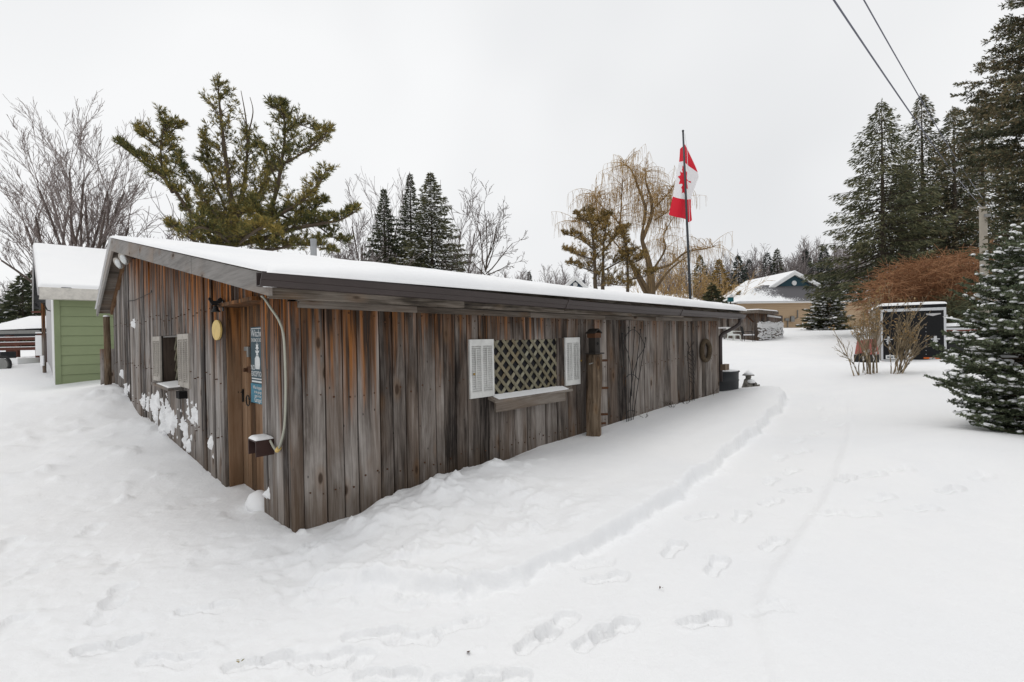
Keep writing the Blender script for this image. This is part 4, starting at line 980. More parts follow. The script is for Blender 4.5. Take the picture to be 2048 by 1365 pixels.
def conifer(name, label, base, H, R, seed, mat, bark, nb=150, clump=.28, width=.035, dens=1.0, top_pow=.8, clear=.06, droop=.25, lift=.25, snow=0., irregular=.3, lean=(0, 0), group=None, az_range=None, spread=.34, detail_snow=(.10, .05, .03), trunk_r=None, hang=.0):
    rng = np.random.default_rng(seed)
    t = tree_thing(name, label, 'tree', base, group)
    tr_ = trunk_r or H*.0135+.03
    zs = np.linspace(-.2, H, 14); ln = np.array([lean[0], lean[1]])
    m_ = MB(); m_.tube([(ln[0]*(z/H)**2*H, ln[1]*(z/H)**2*H, z) for z in zs], [max(.012, tr_*(1-max(z, 0)/H)**.85) for z in zs], 9); m_.build('trunk', bark, t, smooth=True)
    P, D, L, P0, P1, R0, R1 = [], [], [], [], [], [], []
    SP, SD = [], []
    ga = 0
    for i in range(nb):
        f = (i+rng.uniform(0, 1))/nb; f = 1-(1-f)**1.15
        h = H*(clear+(1-clear)*f)
        ga += 2.39996+rng.uniform(-.5, .5)
        a = ga if az_range is None else rng.uniform(*az_range)
        rad = R*((1-f)**top_pow)*(1-irregular+irregular*2*rng.uniform(0, 1)*rng.uniform(.6, 1))+.04*H*.1
        if f < .12: rad *= .72+f*2.3
        if rad < .08: rad = .08
        o = np.array([math.cos(a), math.sin(a), 0.]); side = np.array([-o[1], o[0], 0])
        b0 = np.array([ln[0]*(h/H)**2*H, ln[1]*(h/H)**2*H, h])
        c1 = lift*(f-.35)*2-droop*.6; c2 = droop*.75*(1-f)*rng.uniform(.5, 1.2)
        def axis(q): return b0+o*rad*q+np.array([0, 0, rad*(c1*q+c2*q*q)])
        qs = np.linspace(0, 1, 5)
        pts = [axis(q) for q in qs]
        br = .012+.012*rad
        for k in range(4): P0.append(pts[k]); P1.append(pts[k+1]); R0.append(br*(1-qs[k]*.85)); R1.append(br*(1-qs[k+1]*.85))
        n = int(dens*(5+26*rad+10*rad*rad))
        q = rng.uniform(.12, 1, n)**.75
        wmax = spread*rad*(1.08-q)**.7+.05
        s = rng.uniform(-1, 1, n)*wmax
        pos = b0+o[None]*(rad*q)[:, None]+side[None]*s[:, None]; pos[:, 2] += rad*(c1*q+c2*q*q)-np.abs(s)*rng.uniform(.05, .5, n)-hang*rng.uniform(0, 1, n)**2
        dirs = o[None]*.9+side[None]*(np.sign(s)*rng.uniform(.2, 1.0, n))[:, None]+np.array([0, 0, 1.])*rng.uniform(-.55, .25, n)[:, None]-np.array([0, 0, 1.])*hang*1.5
        P.append(pos); D.append(dirs); L.append(clump*rng.uniform(.55, 1.2, n)*(.7+.3*(1-f)))
        if snow > 0:
            k = int(n*snow); 
            if k: ix = rng.choice(n, k, replace=False); SP.append(pos[ix]+[0, 0, .02]); SD.append(dirs[ix])
    # leader tip
    n = int(30*dens); z = H*rng.uniform(.93, 1.0, n); P.append(np.stack([ln[0]*z/H*z, ln[1]*z/H*z, z], 1)+rng.normal(size=(n, 3))*[.04, .04, .0]); D.append(rng.normal(size=(n, 3))*.5+[0, 0, 1.]); L.append(clump*rng.uniform(.4, .8, n))
    V_, F_ = tubes_np(P0, P1, R0, R1, 3)
    link('branches', np_mesh('branches', V_, [F_]), bark, t, kind='stuff')
    P, D, L = np.concatenate(P), np.concatenate(D), np.concatenate(L)
    V_, F_ = blades_np(P, D, L, width*rng.uniform(.6, 1.2, len(P)), rng)
    link('crown', np_mesh('crown', V_, [F_]), mat, t)
    if SP:
        SP, SD = np.concatenate(SP), np.concatenate(SD); k = len(SP)
        V_, F_ = blobs_np(SP, SD, detail_snow[0]*rng.uniform(.5, 1.3, k), detail_snow[1]*rng.uniform(.6, 1.2, k), detail_snow[2]*rng.uniform(.6, 1.2, k))
        link('snow', np_mesh('snow', V_, F_), M['snow_cap'], t, smooth=True, kind='stuff')
    return t

def grow(rng, P0, P1, R0, R1, p, d, length, r, depth, prm):
    """recursive bare branch"""
    n = prm['seg']; step = length/n
    for k in range(n):
        d = d+rng.normal(size=3)*prm['wob']+np.array([0, 0, prm['up']]); d /= np.linalg.norm(d)
        q = p+d*step; r1 = max(prm['rmin'], r*(1-.55/n))
        P0.append(p); P1.append(q); R0.append(r); R1.append(r1); p, r = q, r1
        if depth > 0 and (k > 0 or prm.get('early')):
            for _ in range(prm['kids'] if rng.uniform() < .8 else 1):
                ax = rng.normal(size=3); ax -= ax@d*d; ax /= np.linalg.norm(ax)
                an = rng.uniform(*prm['ang']); e = d*math.cos(an)+ax*math.sin(an)
                grow(rng, P0, P1, R0, R1, p, e, length*rng.uniform(*prm['ratio']), r*prm['rr'], depth-1, prm)
def bare_tree(name, label, base, stems, seed, prm, mat_t, mat_w, depth=4, group=None, thick=.03):
    rng = np.random.default_rng(seed); P0, P1, R0, R1 = [], [], [], []
    for p, d, ln, r in stems: grow(rng, P0, P1, R0, R1, np.array(p, float), np.array(d, float)/np.linalg.norm(d), ln, r, depth, prm)
    P0, P1, R0, R1 = map(np.array, (P0, P1, R0, R1))
    t = tree_thing(name, label, 'tree', base, group)
    big = R0 > thick
    for nm, mk, mt, n in (('trunk', big, mat_t, 6), ('twigs', ~big, mat_w, 3)):
        if mk.any():
            V_, F_ = tubes_np(P0[mk], P1[mk], R0[mk], R1[mk], n); link(nm, np_mesh(nm, V_, [F_]), mt, t, smooth=(n > 3))
    return t

def limb_pine(name, label, base, limbs, seed, mat, bark, tuft=.24, tw=.022, dens=1.0, group=None, needles=9, sub=1.0, up_=.42, jit=.05):
    """limbs: (world polyline, radius, where the foliage starts, branch length)"""
    rng = np.random.default_rng(seed); t = tree_thing(name, label, 'tree', base, group); b = np.array(base, float)
    m_ = MB(); P0, P1, R0, R1, P, D = [], [], [], [], [], []
    for pts, r, st, bl in limbs:
        pl = smooth_line(np.array(pts)-b, 5); n = len(pl)
        m_.tube(pl, [max(.015, r*(1-.82*k/(n-1))) for k in range(n)], 7)
        L = np.concatenate([[0], np.cumsum(np.linalg.norm(np.diff(pl, axis=0), axis=1))]); T = L[-1]
        nb = int(T*(1-st)*6.6*dens*sub) if bl > 0 else 0
        for k in range(nb):
            q = st+(1-st)*(k+rng.uniform())/nb; s = q*T; i = min(np.searchsorted(L, s), n-1); i = max(i, 1)
            p = pl[i-1]+(pl[i]-pl[i-1])*(s-L[i-1])/(L[i]-L[i-1]+1e-9); d = pl[i]-pl[i-1]; d = d/np.linalg.norm(d)
            ax = rng.normal(size=3); ax -= ax@d*d; ax /= np.linalg.norm(ax)
            vert = abs(d[2]) > .75
            e = (ax*1.0+d*rng.uniform(.2, .6)) if vert else (ax*[1, 1, .55]*.9+d*rng.uniform(.4, .9))
            e = e+np.array([0, 0, up_]); e /= np.linalg.norm(e)
            ln = bl*rng.uniform(.35, 1.25)*(1.08-.9*q)+.12
            c = p.copy(); m = 5; dd = e.copy()
            for j in range(m):
                dd = dd+rng.normal(size=3)*.12+[0, 0, .09]; dd /= np.linalg.norm(dd); c2 = c+dd*ln/m
                P0.append(c); P1.append(c2); R0.append(.017*(1-.16*j)); R1.append(.017*(1-.16*(j+1)))
                if j >= 1 or ln < .5:
                    for _ in range(2):
                        tw_ = dd*.55+rng.normal(size=3)*[.8, .8, .35]+[0, 0, .35]; tw_ /= np.linalg.norm(tw_); tl = rng.uniform(.12, .34)*min(1, .45+ln*.7)
                        a_ = c+(c2-c)*rng.uniform(); b_ = a_+tw_*tl; P0.append(a_); P1.append(b_); R0.append(.008); R1.append(.006)
                        P.append(b_); D.append(tw_); P.append(a_+tw_*tl*.6); D.append(tw_)
                c = c2
            P.append(c); D.append(dd); P.append(c-dd*.1); D.append(dd)
        if bl > 0: P.append(pl[-1]); D.append(pl[-1]-pl[-2])
    m_.build('trunk', bark, t, smooth=True)
    if P0:
        V_, F_ = tubes_np(P0, P1, R0, R1, 3); link('branches', np_mesh('branches', V_, [F_]), bark, t, kind='stuff')
    P = np.array(P); D = np.array(D); D /= np.linalg.norm(D, axis=1, keepdims=True)
    P2 = np.repeat(P, needles, 0); D2 = np.repeat(D, needles, 0)*.95+rng.normal(size=(len(P)*needles, 3))*.45+[0, 0, .15]
    V_, F_ = blades_np(P2, D2, tuft*rng.uniform(.6, 1.2, len(P2)), tw*rng.uniform(.7, 1.2, len(P2)), rng)
    link('crown', np_mesh('crown', V_, [F_]), mat, t)
    return t
def px(pts, Y, jit=None):
    out = []
    for i, p in enumerate(pts):
        u, v = p[:2]; dy = p[2] if len(p) > 2 else 0
        out.append(at(u, v, Y+dy))
    return out

# ------------------------------------------------------------------ left side: big bare tree, pine, spruces
Y = 22.
B = at(150, 560, Y); B[2] = gz(B[0], B[1])
stems = []
rs = random.Random(4)
top = at(150, 560, Y)[2]-B[2]-.3
for u, v, dy in ((40, 330, -1), (70, 290, 1), (100, 260, -1.4), (128, 240, 1.2), (150, 250, 0), (180, 240, -1), (205, 255, 1.4), (238, 275, -.6), (262, 310, 1), (290, 360, -1), (10, 390, .5), (-10, 450, -.5), (120, 300, -2), (200, 300, 2), (60, 350, 2), (250, 350, -2), (90, 300, 2.5), (222, 300, -2.4)):
    e = at(u, v, Y+dy)-B; s = np.array([(u-150)*.004, rs.uniform(-.3, .3), top*rs.uniform(.2, .75)])
    d = e-s; stems.append((s, d, np.linalg.norm(d)*.70, .07))
stems.append((np.array([0, 0, -.2]), np.array([0, 0, 1.]), top+.6, .36))
bare_tree('bare_maple_tree', 'big bare many stemmed tree rising behind the green shed', B, stems, 3, dict(seg=5, wob=.07, up=.04, kids=2, ang=(.22, .6), ratio=(.26, .46), rr=.45, rmin=.007), M['bark'], M['twig'], 3, thick=.03)
Y = 22.
B = at(462, 560, Y); B[2] = gz(B[0], B[1])
Bg = B.copy(); Bg[2] -= .3
LMB = [([Bg]+px([(462, 520), (458, 470), (470, 430)], Y), .34, .95, 0),
       (px([(466, 460), (462, 400), (452, 320), (442, 240), (436, 172)], Y), .15, .05, 2.1),
       (px([(470, 440), (488, 370, .5), (494, 310, .8), (497, 262, .8)], Y), .12, .1, 1.7),
       (px([(495, 300, .8), (492, 240, .8), (482, 182, 1)], Y), .055, 1, 0), (px([(496, 270, .8), (506, 225, .9), (500, 195, 1)], Y), .04, 1, 0), (px([(492, 250, .8), (478, 215, 1)], Y), .03, 1, 0),
       (px([(470, 450), (520, 440, -1), (548, 400, -1.4), (564, 320, -1.6), (570, 260, -1.6), (564, 204, -1.6)], Y), .13, .34, 1.7),
       (px([(562, 330, -1.6), (600, 310, -2), (640, 280, -2.2), (662, 264, -2.3)], Y), .06, .12, .8),
       (px([(566, 270, -1.6), (595, 250, -1), (630, 262, -.6)], Y), .05, .1, .8),
       (px([(572, 235, -1.6), (556, 222, -2), (545, 208, -2)], Y), .04, .1, .6),
       (px([(556, 370, -1.5), (535, 320, -1), (515, 285, -1)], Y), .05, .3, .6),
       (px([(470, 490), (520, 480, -1.6), (580, 460, -2.6), (640, 448, -3), (680, 440, -3), (714, 422, -3)], Y), .13, .35, 1.0),
       (px([(480, 470), (540, 440, -2.5), (600, 405, -3), (635, 370, -3), (652, 342, -3)], Y), .10, .3, .95),
       (px([(560, 430, -2.2), (600, 440, -2), (650, 400, -2)], Y), .06, .15, .9),
       (px([(470, 500), (430, 480, -1.5), (385, 430, -2.4), (335, 365, -2.8), (280, 320, -3), (234, 286, -3)], Y), .11, .30, .6),
       (px([(345, 385, -2.6), (325, 340, -2.2), (322, 290, -2), (332, 234, -2)], Y), .07, .08, 1.25),
       (px([(324, 300, -2), (295, 280, -2), (272, 264, -2)], Y), .04, .1, .6), (px([(328, 280, -2), (346, 262, -1.6), (358, 244, -1.6)], Y), .035, .1, .55),
       (px([(460, 470), (410, 400, 1.5), (372, 345, 2), (350, 300, 2)], Y), .07, .3, 1.0),
       (px([(460, 440), (420, 340, 1), (412, 300, 1), (405, 270, 1)], Y), .06, .3, 1.0),
       (px([(468, 500), (420, 500, -2), (370, 470, -3), (340, 450, -3.4)], Y), .08, .1, 1.1),
       (px([(470, 495), (440, 470, -3), (400, 455, -4), (372, 470, -4)], Y), .08, .1, 1.2),
       (px([(470, 495), (500, 470, -3.5), (530, 455, -4), (560, 470, -4)], Y), .08, .1, 1.2),
       (px([(470, 500), (540, 500, -2), (600, 490, -3), (660, 500, -3)], Y), .08, .2, 1.1),
       (px([(560, 455, -2), (610, 440, -2), (660, 470, -2), (690, 490, -2)], Y), .06, .1, 1.0),
       (px([(475, 430), (510, 400, 1), (530, 360, 1.5), (545, 330, 1.5)], Y), .08, .15, .9),
       (px([(470, 460), (430, 440, 2), (400, 420, 2.5)], Y), .08, .1, 1.2),
       (px([(470, 450), (490, 420, -2), (510, 430, -3)], Y), .08, .1, 1.2)]
limb_pine('white_pine_tree', 'large spreading pine with several leaders behind the shed roof', Bg, LMB, 5, M['pine'], M['barkpine'], tuft=.19, tw=.0135, dens=1.25, needles=7)
for k, (u, vt, Yd, R_, lab, sn, sd) in enumerate(((771, 380, 34, 2.9, 'narrow dark spruce left of a trio behind the roof', .0, 21), (824, 350, 36, 3.0, 'slender tall spruce in the middle of the trio', .03, 22), (865, 347, 33, 4.3, 'snow dusted spruce right of the trio, widest of them', .055, 23))):
    B = at(u, 560, Yd); B[2] = gz(B[0], B[1]); H = at(u, vt, Yd)[2]-B[2]
    conifer('spruce_tree', lab, B, H, R_, sd, M['spruce'] if k < 2 else M['spruceolive'], M['barkdark'], nb=260, clump=.30, width=.035, dens=1.35, top_pow=1.05 if k != 2 else .9, droop=.22, snow=sn, irregular=.34, detail_snow=(.16, .09, .05), group='spruces behind the shed roof', lean=(.0, 0))
# single bare tree right of them
Yd = 26; B = at(972, 590, Yd); g0 = B.copy(); g0[2] = gz(B[0], B[1])
st = [(np.array([0, 0, -.2]), (0, 0, 1.), at(972, 548, Yd)[2]-g0[2]+.2, .13)]
o0 = at(972, 548, Yd)-g0
for u, v, dy, q in ((935, 415, 0, .2), (975, 405, .5, .4), (1000, 430, -.5, .3), (1030, 455, .3, .2), (1048, 490, -.6, 0), (945, 470, -.4, .1), (990, 440, .8, .3), (940, 520, .2, -.1), (1035, 520, .5, -.1)):
    e = at(u, v, Yd+dy)-g0; s = o0+np.array([0, 0, q]); st.append((s, e-s, np.linalg.norm(e-s)*.85, .038))
bare_tree('small_bare_tree', 'small leafless tree standing alone right of the spruces', g0, st, 8, dict(seg=5, wob=.10, up=.03, kids=1, ang=(.4, .85), ratio=(.32, .55), rr=.5, rmin=.010), M['barkdark'], M['bark'], 3, thick=.03)
# thin birches between pine and spruces
for k, (u, v, Yd, lab) in enumerate(((735, 430, 40, 'pale thin bare tree between the pine and the spruces'), (905, 440, 42, 'thin bare tree just right of the snow dusted spruce'), (715, 470, 44, 'wispy bare tree at the right foot of the pine'), (790, 400, 46, 'wispy bare tree between the first two spruces'))):
    B = at(u, 560, Yd); B[2] = gz(B[0], B[1]); H = at(u, v, Yd)[2]-B[2]
    st = [((i*.3, 0, 0), (rnd.uniform(-.22, .22), rnd.uniform(-.2, .2), 1), H*.9, .09) for i in range(4)]
    bare_tree('thin_bare_tree', lab, B, st, 60+k, dict(seg=7, wob=.06, up=.02, kids=2, ang=(.25, .6), ratio=(.24, .4), rr=.42, rmin=.014), M['bark'], M['fartwig'], 2, group='thin bare trees behind the roof')

# ------------------------------------------------------------------ willow and pine behind the far end of the roof
def willow(name, label, Yd, limbs, seed, n_str=900):
    rng = np.random.default_rng(seed); B = at(1300, 600, Yd); B[2] = gz(B[0], B[1])-.2
    t = tree_thing(name, label, 'tree', B); m_ = MB(); P0, P1, R0, R1 = [], [], [], []
    for pts, r, fol in limbs:
        pl = smooth_line(np.array(px(pts, Yd))-B, 5); n = len(pl)
        m_.tube(pl, [max(.02, r*(1-.8*k/(n-1))) for k in range(n)], 7)
        for k in range(int(n*fol*1.0)):
            i = rng.integers(max(1, n//4), n); p = pl[i]
            # arching shoot
            d = rng.normal(size=3)*[1, 1, .3]+[0, 0, .95]; d /= np.linalg.norm(d); ln = rng.uniform(.5, 2.2)
            shoot = [p]; dd = d.copy()
            for j in range(6):
                dd = dd+[0, 0, -.16]+rng.normal(size=3)*.07; dd /= np.linalg.norm(dd); shoot.append(shoot[-1]+dd*ln/6)
            for j in range(6): P0.append(shoot[j]); P1.append(shoot[j+1]); R0.append(.022*(1-j*.12)); R1.append(.022*(1-(j+1)*.12))
            for j in range(3, 7):
                for _ in range(2):
                    c = shoot[j]; hd = rng.normal(size=3)*[.45, .45, .2]+[0, 0, -.2]; L_ = rng.uniform(.3, 1.35)
                    for q in range(5):
                        hd = hd*[.7, .7, 1]+[0, 0, -.35]; hn = hd/np.linalg.norm(hd); c2 = c+hn*L_/5
                        P0.append(c); P1.append(c2); R0.append(.0085); R1.append(.0075); c = c2
    m_.build('trunk', M['barkwillow'], t, smooth=True)
    V_, F_ = tubes_np(P0, P1, R0, R1, 3); link('twigs', np_mesh('twigs', V_, [F_]), M['willow'], t)
    return t
WL = [([(1302, 610), (1302, 560), (1296, 520), (1284, 480), (1287, 450)], .34, .2),
      ([(1287, 450), (1290, 415), (1278, 380), (1262, 340), (1248, 330)], .14, 3.0),
      ([(1284, 480), (1300, 440), (1304, 405), (1292, 365), (1290, 335)], .16, 3.2),
      ([(1304, 420), (1330, 395), (1345, 375)], .07, 3.2), ([(1310, 440), (1340, 420), (1368, 395)], .06, 2.6),
      ([(1303, 545), (1330, 500), (1328, 470), (1350, 430)], .09, 2.2), ([(1304, 540), (1340, 530), (1372, 505), (1410, 498), (1432, 492)], .11, 1.6),
      ([(1310, 580), (1340, 540), (1380, 510)], .12, 1.2), ([(1300, 590), (1275, 545), (1250, 510), (1225, 480)], .16, 1.0),
      ([(1292, 590), (1262, 530), (1248, 480), (1240, 450)], .12, 1.2), ([(1250, 470), (1232, 440), (1200, 410), (1190, 395)], .07, 3.4), ([(1240, 450), (1243, 400), (1245, 360)], .07, 3.2),
      ([(1225, 480), (1200, 455), (1170, 440), (1150, 445)], .06, 2.0), ([(1200, 455), (1192, 410), (1188, 385)], .05, 2.2)]
willow('willow_tree', 'yellow brown bare weeping willow beyond the far roof end', 34, WL, 31)
Yd = 31; B = at(1232, 610, Yd); B[2] = gz(B[0], B[1])-.2
def at2(p): return px(p, Yd)
PL2 = [([B]+at2([(1194, 590), (1190, 540), (1186, 480), (1180, 430), (1170, 422)]), .17, .45, 1.1),
       (at2([(1188, 500), (1160, 478, 1), (1128, 469, 1)]), .06, .2, .8), (at2([(1190, 520), (1155, 510, -1), (1132, 500, -1)]), .06, .15, .9), (at2([(1192, 545), (1165, 536, 1), (1138, 528, 1)]), .06, .15, .8),
       (at2([(1184, 450), (1165, 440, -1), (1152, 428, -1)]), .05, .15, .7), (at2([(1184, 460), (1210, 435, 1), (1222, 430, 1)]), .05, .15, .8),
       (at2([(1205, 600), (1206, 540), (1208, 480), (1215, 440)]), .14, .4, 1.1), (at2([(1208, 500), (1235, 470, .5), (1255, 455, .5)]), .06, .1, .9), (at2([(1210, 540), (1245, 520), (1270, 500)]), .06, .1, 1.0),
       (at2([(1255, 600), (1255, 540), (1250, 480), (1244, 455)]), .12, .35, 1.0), (at2([(1254, 530), (1280, 520, -1), (1290, 505, -1)]), .05, .1, .9), (at2([(1255, 560), (1285, 555, -1), (1310, 545, -1)]), .06, .1, 1.0), (at2([(1206, 565), (1230, 570, -2), (1260, 572, -2)]), .06, .1, 1.2)]
limb_pine('browned_pine_tree', 'brownish green pine in front of willow by the flagpole', B, PL2, 6, M['pinebrown'], M['barkpine'], tuft=.2, tw=.014, dens=1.2, needles=6)

# ------------------------------------------------------------------ flagpole and flag
Yp = 14.0; b = at(1381, 605, Yp); bt = at(1366, 263, Yp); gb = b+(b-bt)*((b[2]-gz(b[0], b[1])+.3)/(bt[2]-b[2]))
fp = thing('flagpole', 'tall dark slightly leaning flagpole beyond the shed', 'flagpole', gb)
MB().tube([np.zeros(3), (bt-gb)*.5, bt-gb], [.040, .036, .026], 10).build('pole', M['polesteel'], fp, smooth=True)
MB().lathe([(.0, -.01), (.035, 0), (.03, .03), (0, .045)], bt-gb, 10).build('cap', M['polesteel'], fp)
MB().tube([(bt-gb)*.99+[.05, 0, 0], (bt-gb)*.93+[.09, -.02, 0], (bt-gb)*.62+[.07, -.02, 0], (bt-gb)*.3+[.06, -.02, 0]], .006, 4).build('halyard', M['trimw'], fp)
# cloth: a along the fly (0 hoist .. 1 fly end), b across the hoist
ctrl = {0: [(1366, 292, .04), (1364, 318, .10), (1358, 348, .16), (1351, 388, .12), (1343, 426, .05)],
        1: [(1370, 288, -.05), (1369, 318, -.06), (1368, 350, -.08), (1364, 392, -.10), (1360, 431, -.12)],
        2: [(1373, 286, -.10), (1374, 318, -.16), (1376, 352, -.16), (1377, 394, -.10), (1375, 434, -.02)],
        3: [(1373, 284, -.03), (1384, 328, .06), (1384, 358, .02), (1385, 394, .02), (1383, 441, .08)],
        4: [(1376, 283, .10), (1402, 340, .20), (1398, 362, .24), (1388, 394, .14), (1390, 437, .12)]}
CG = np.array([[at(u, v, Yp+dy) for u, v, dy in ctrl[k]] for k in range(5)])
NA, NB = 170, 90
def interp_line(Pts, n): 
    P = np.array(Pts); t = np.linspace(0, len(P)-1, n); out = np.zeros((n, 3))
    for j, q in enumerate(t):
        i = min(int(q), len(P)-2); f = q-i; p0, p1, p2, p3 = P[max(i-1, 0)], P[i], P[i+1], P[min(i+2, len(P)-1)]
        out[j] = .5*((2*p1)+(-p0+p2)*f+(2*p0-5*p1+4*p2-p3)*f*f+(-p0+3*p1-3*p2+p3)*f**3)
    return out
rows = np.array([interp_line(CG[k], NA+1) for k in range(5)])
grid = np.stack([interp_line(rows[:, i], NB+1) for i in range(NA+1)])      # (NA+1, NB+1, 3)
grid = grid+np.array([0, .24, 0])+np.array([0, 1, 0])*(.012*np.sin(np.linspace(0, 9, NA+1))[:, None]*np.sin(np.linspace(0, 14, NB+1))[None])[..., None]
leafhalf = [(0, 1), (.09, .80), (.14, .72), (.22, .76), (.36, .83), (.32, .62), (.30, .44), (.37, .42), (.50, .57), (.53, .48), (.60, .44), (.76, .47), (.70, .36), (.69, .28), (.76, .22), (.49, -.02), (.48, -.10), (.52, -.22), (.26, -.17), (.05, -.15), (.035, -.18), (.06, -.58)]
# apex towards the b=0 edge (flag top)
leaf = [(x, y) for x, y in leafhalf]+[(-x, y) for x, y in leafhalf[::-1]]
ac = (np.arange(NA)+.5)/NA; bc = (np.arange(NB)+.5)/NB; AA, BB = np.meshgrid(ac, bc, indexing='ij')
lx = (AA-.5)*2/.50; ly = (.55-BB)/.46
isred = (AA < .25) | (AA > .75) | inside(lx, ly-.0, leaf)
i, j = np.meshgrid(np.arange(NA), np.arange(NB), indexing='ij'); q = np.stack([i*(NB+1)+j, i*(NB+1)+j+1, (i+1)*(NB+1)+j+1, (i+1)*(NB+1)+j], -1).reshape(-1, 4)
fme = np_mesh('flag', (grid-bt).reshape(-1, 3), [q])
flag = link('flag', fme, [M['flagwhite'], M['flagred']], None, smooth=True)
fme.polygons.foreach_set('material_index', isred.ravel().astype(np.int32)); flag.location = bt
sol = flag.modifiers.new('thickness', 'SOLIDIFY'); sol.thickness = .004
tag(flag, 'red and white maple leaf flag hanging limp from its pole', 'flag')

# ------------------------------------------------------------------ far wooden lean-to, chairs
def base_at(u, v, Y): p = at(u, v, Y); p[2] = gz(p[0], p[1]); return p
A1 = base_at(1516, 684, 29); A0 = base_at(1400, 680, 33.5); A2 = base_at(1566, 677, 31)
lt = thing('plank_lean_to', 'far grey plank outbuilding with low roof and snow skirt', 'shed', A1)
def quad_wall(p, q, h0, h1, th, name, mat, parent, n=0, z0=-.3):
    d = q-p; L = np.linalg.norm(d[:2]); dn = d/np.linalg.norm(d); nrm = np.array([dn[1], -dn[0], 0]); 
    if n == 0:
        a, b2 = p, q; MB().hexa([a+[0, 0, z0], b2+[0, 0, z0], b2-nrm*th+[0, 0, z0], a-nrm*th+[0, 0, z0], a+[0, 0, h0], b2+[0, 0, h1], b2-nrm*th+[0, 0, h1], a-nrm*th+[0, 0, h0]]).build(name, mat, parent)
    else:
        for k in range(n):
            f0, f1 = k/n, (k+1)/n-.004*8/n; a, b2 = p+d*f0, p+d*f1; o = nrm*rnd.uniform(0, .03); ha, hb = h0+(h1-h0)*f0, h0+(h1-h0)*f1; e = rnd.uniform(0, .03)
            MB().hexa([a+o+[0, 0, z0], b2+o+[0, 0, z0], b2-nrm*th+[0, 0, z0], a-nrm*th+[0, 0, z0], a+o+[0, 0, ha-e], b2+o+[0, 0, hb-e], b2-nrm*th+[0, 0, hb-e], a-nrm*th+[0, 0, ha-e]]).build(name, mat, parent)
o = A1
zt1 = at(1516, 626, 29)[2]-A1[2]; zt0 = zt1+.25
zf = np.array([0, 0, 1.])
quad_wall(A0-o+[0, 0, A1[2]-A0[2]], A1-o, zt1, zt1, .08, 'plank', M['plank'], lt, 18)
quad_wall(A1-o, A2-o+[0, 0, A1[2]-A2[2]], zt1, zt1-.12, .08, 'plank', M['plank'], lt, 9)
BK0 = A0-o+[0, 0, A1[2]-A0[2]]+np.array([1.8, 3.6, 0]); BK2 = A2-o+[0, 0, A1[2]-A2[2]]
dk = MB(); dk.prism([A0-o+[.05, .1, zt1-.02+A1[2]-A0[2]], np.array([0, .12, zt1-.02]), BK2+[0, .12, zt1-.14], BK0+[0, 0, zt1-.02]], (0, 0, -.02)); dk.build('ceiling', M['dark'], lt)
d01 = (A0-A1); d01[2] = 0; u01 = d01/np.linalg.norm(d01); d12 = (A2-A1); d12[2] = 0; u12 = d12/np.linalg.norm(d12)
def P3(a, c, z): return u01*a+u12*c+np.array([0, 0, z])
rfp = MB(); rfp.hexa([P3(-.35, -.45, zt1-.02), P3(-.35, 2.1, zt1-.1), P3(6, 2.1, zt1+.08), P3(6, -.45, zt1+.12), P3(-.35, -.45, zt1+.16), P3(-.35, 2.1, zt1+.1), P3(6, 2.1, zt1+.26), P3(6, -.45, zt1+.30)]); rfp.build('roof', M['board_x2'], lt)
MB().hexa([P3(-.33, -.43, zt1+.162), P3(-.33, 2.1, zt1+.102), P3(6, 2.1, zt1+.262), P3(6, -.43, zt1+.302), P3(-.25, -.35, zt1+.22), P3(-.25, 2.0, zt1+.18), P3(6, 2.0, zt1+.40), P3(6, -.35, zt1+.42)]).build('roof_snow', M['snow_cap'], lt)
MB().hexa([P3(-.1, 1.2, zt1-.22), P3(-.1, 2.9, zt1-.30), P3(.5, 2.9, zt1-.30), P3(.5, 1.2, zt1-.2), P3(-.1, 1.2, zt1-.10), P3(-.1, 2.9, zt1-.22), P3(.5, 2.9, zt1-.15), P3(.5, 1.2, zt1-.05)]).build('roof_snow', M['snow_cap'], lt)
# wind packed snow on the right face
P, D = [], []
for k in range(700):
    c = rnd.uniform(.02, np.linalg.norm(A2[:2]-A1[:2])-.05); z = rnd.gauss(.92, .10) if rnd.random() < .7 else rnd.uniform(.05, .7)
    P.append(P3(-.03, c, max(.02, z))); D.append(u12)
V_, F_ = blobs_np(np.array(P), np.array(D), .09, .07, .05); link('stuck_snow', np_mesh('stuck_snow', V_, F_), M['snow_cap'], lt, smooth=True, kind='stuff')
MB().beam(P3(.8, -.12, zt1-.1), P3(.25, -.12, zt1-.55), .05, .06).build('brace', M['rust'], lt)
c0 = base_at(1468, 682, 27.5)
ch = thing('plastic_chair', 'white plastic armchair outside the far plank outbuilding', 'chair', c0-[0, 0, .12], .5)
MB().box((-.25, -.25, .40), (.25, .22, .44)).build('seat', M['plastic'], ch)
MB().hexa([(-.25, .20, .44), (.25, .20, .44), (.25, .24, .44), (-.25, .24, .44), (-.20, .32, .86), (.20, .32, .86), (.20, .35, .86), (-.20, .35, .86)]).build('backrest', M['plastic'], ch)
for sx in (-1, 1):
    m_ = MB(); m_.beam((sx*.27, -.25, .63), (sx*.25, .26, .66), .06, .03); m_.beam((sx*.27, -.24, .42), (sx*.27, -.24, .63), .05, .05); m_.build('armrest', M['plastic'], ch)
    for sy in (-1, 1): MB().beam((sx*.27, sy*.25, 0), (sx*.23, sy*.22, .42), .06, .05).build('leg', M['plastic'], ch)
MB().box((-.22, -.22, .441), (.22, .2, .49)).build('snow', M['snow_cap'], ch)
c0 = base_at(1497, 686, 26.5)
ch = thing('metal_chair', 'black wrought metal chair with snowy seat by plank wall', 'chair', c0-[0, 0, .05], .9)
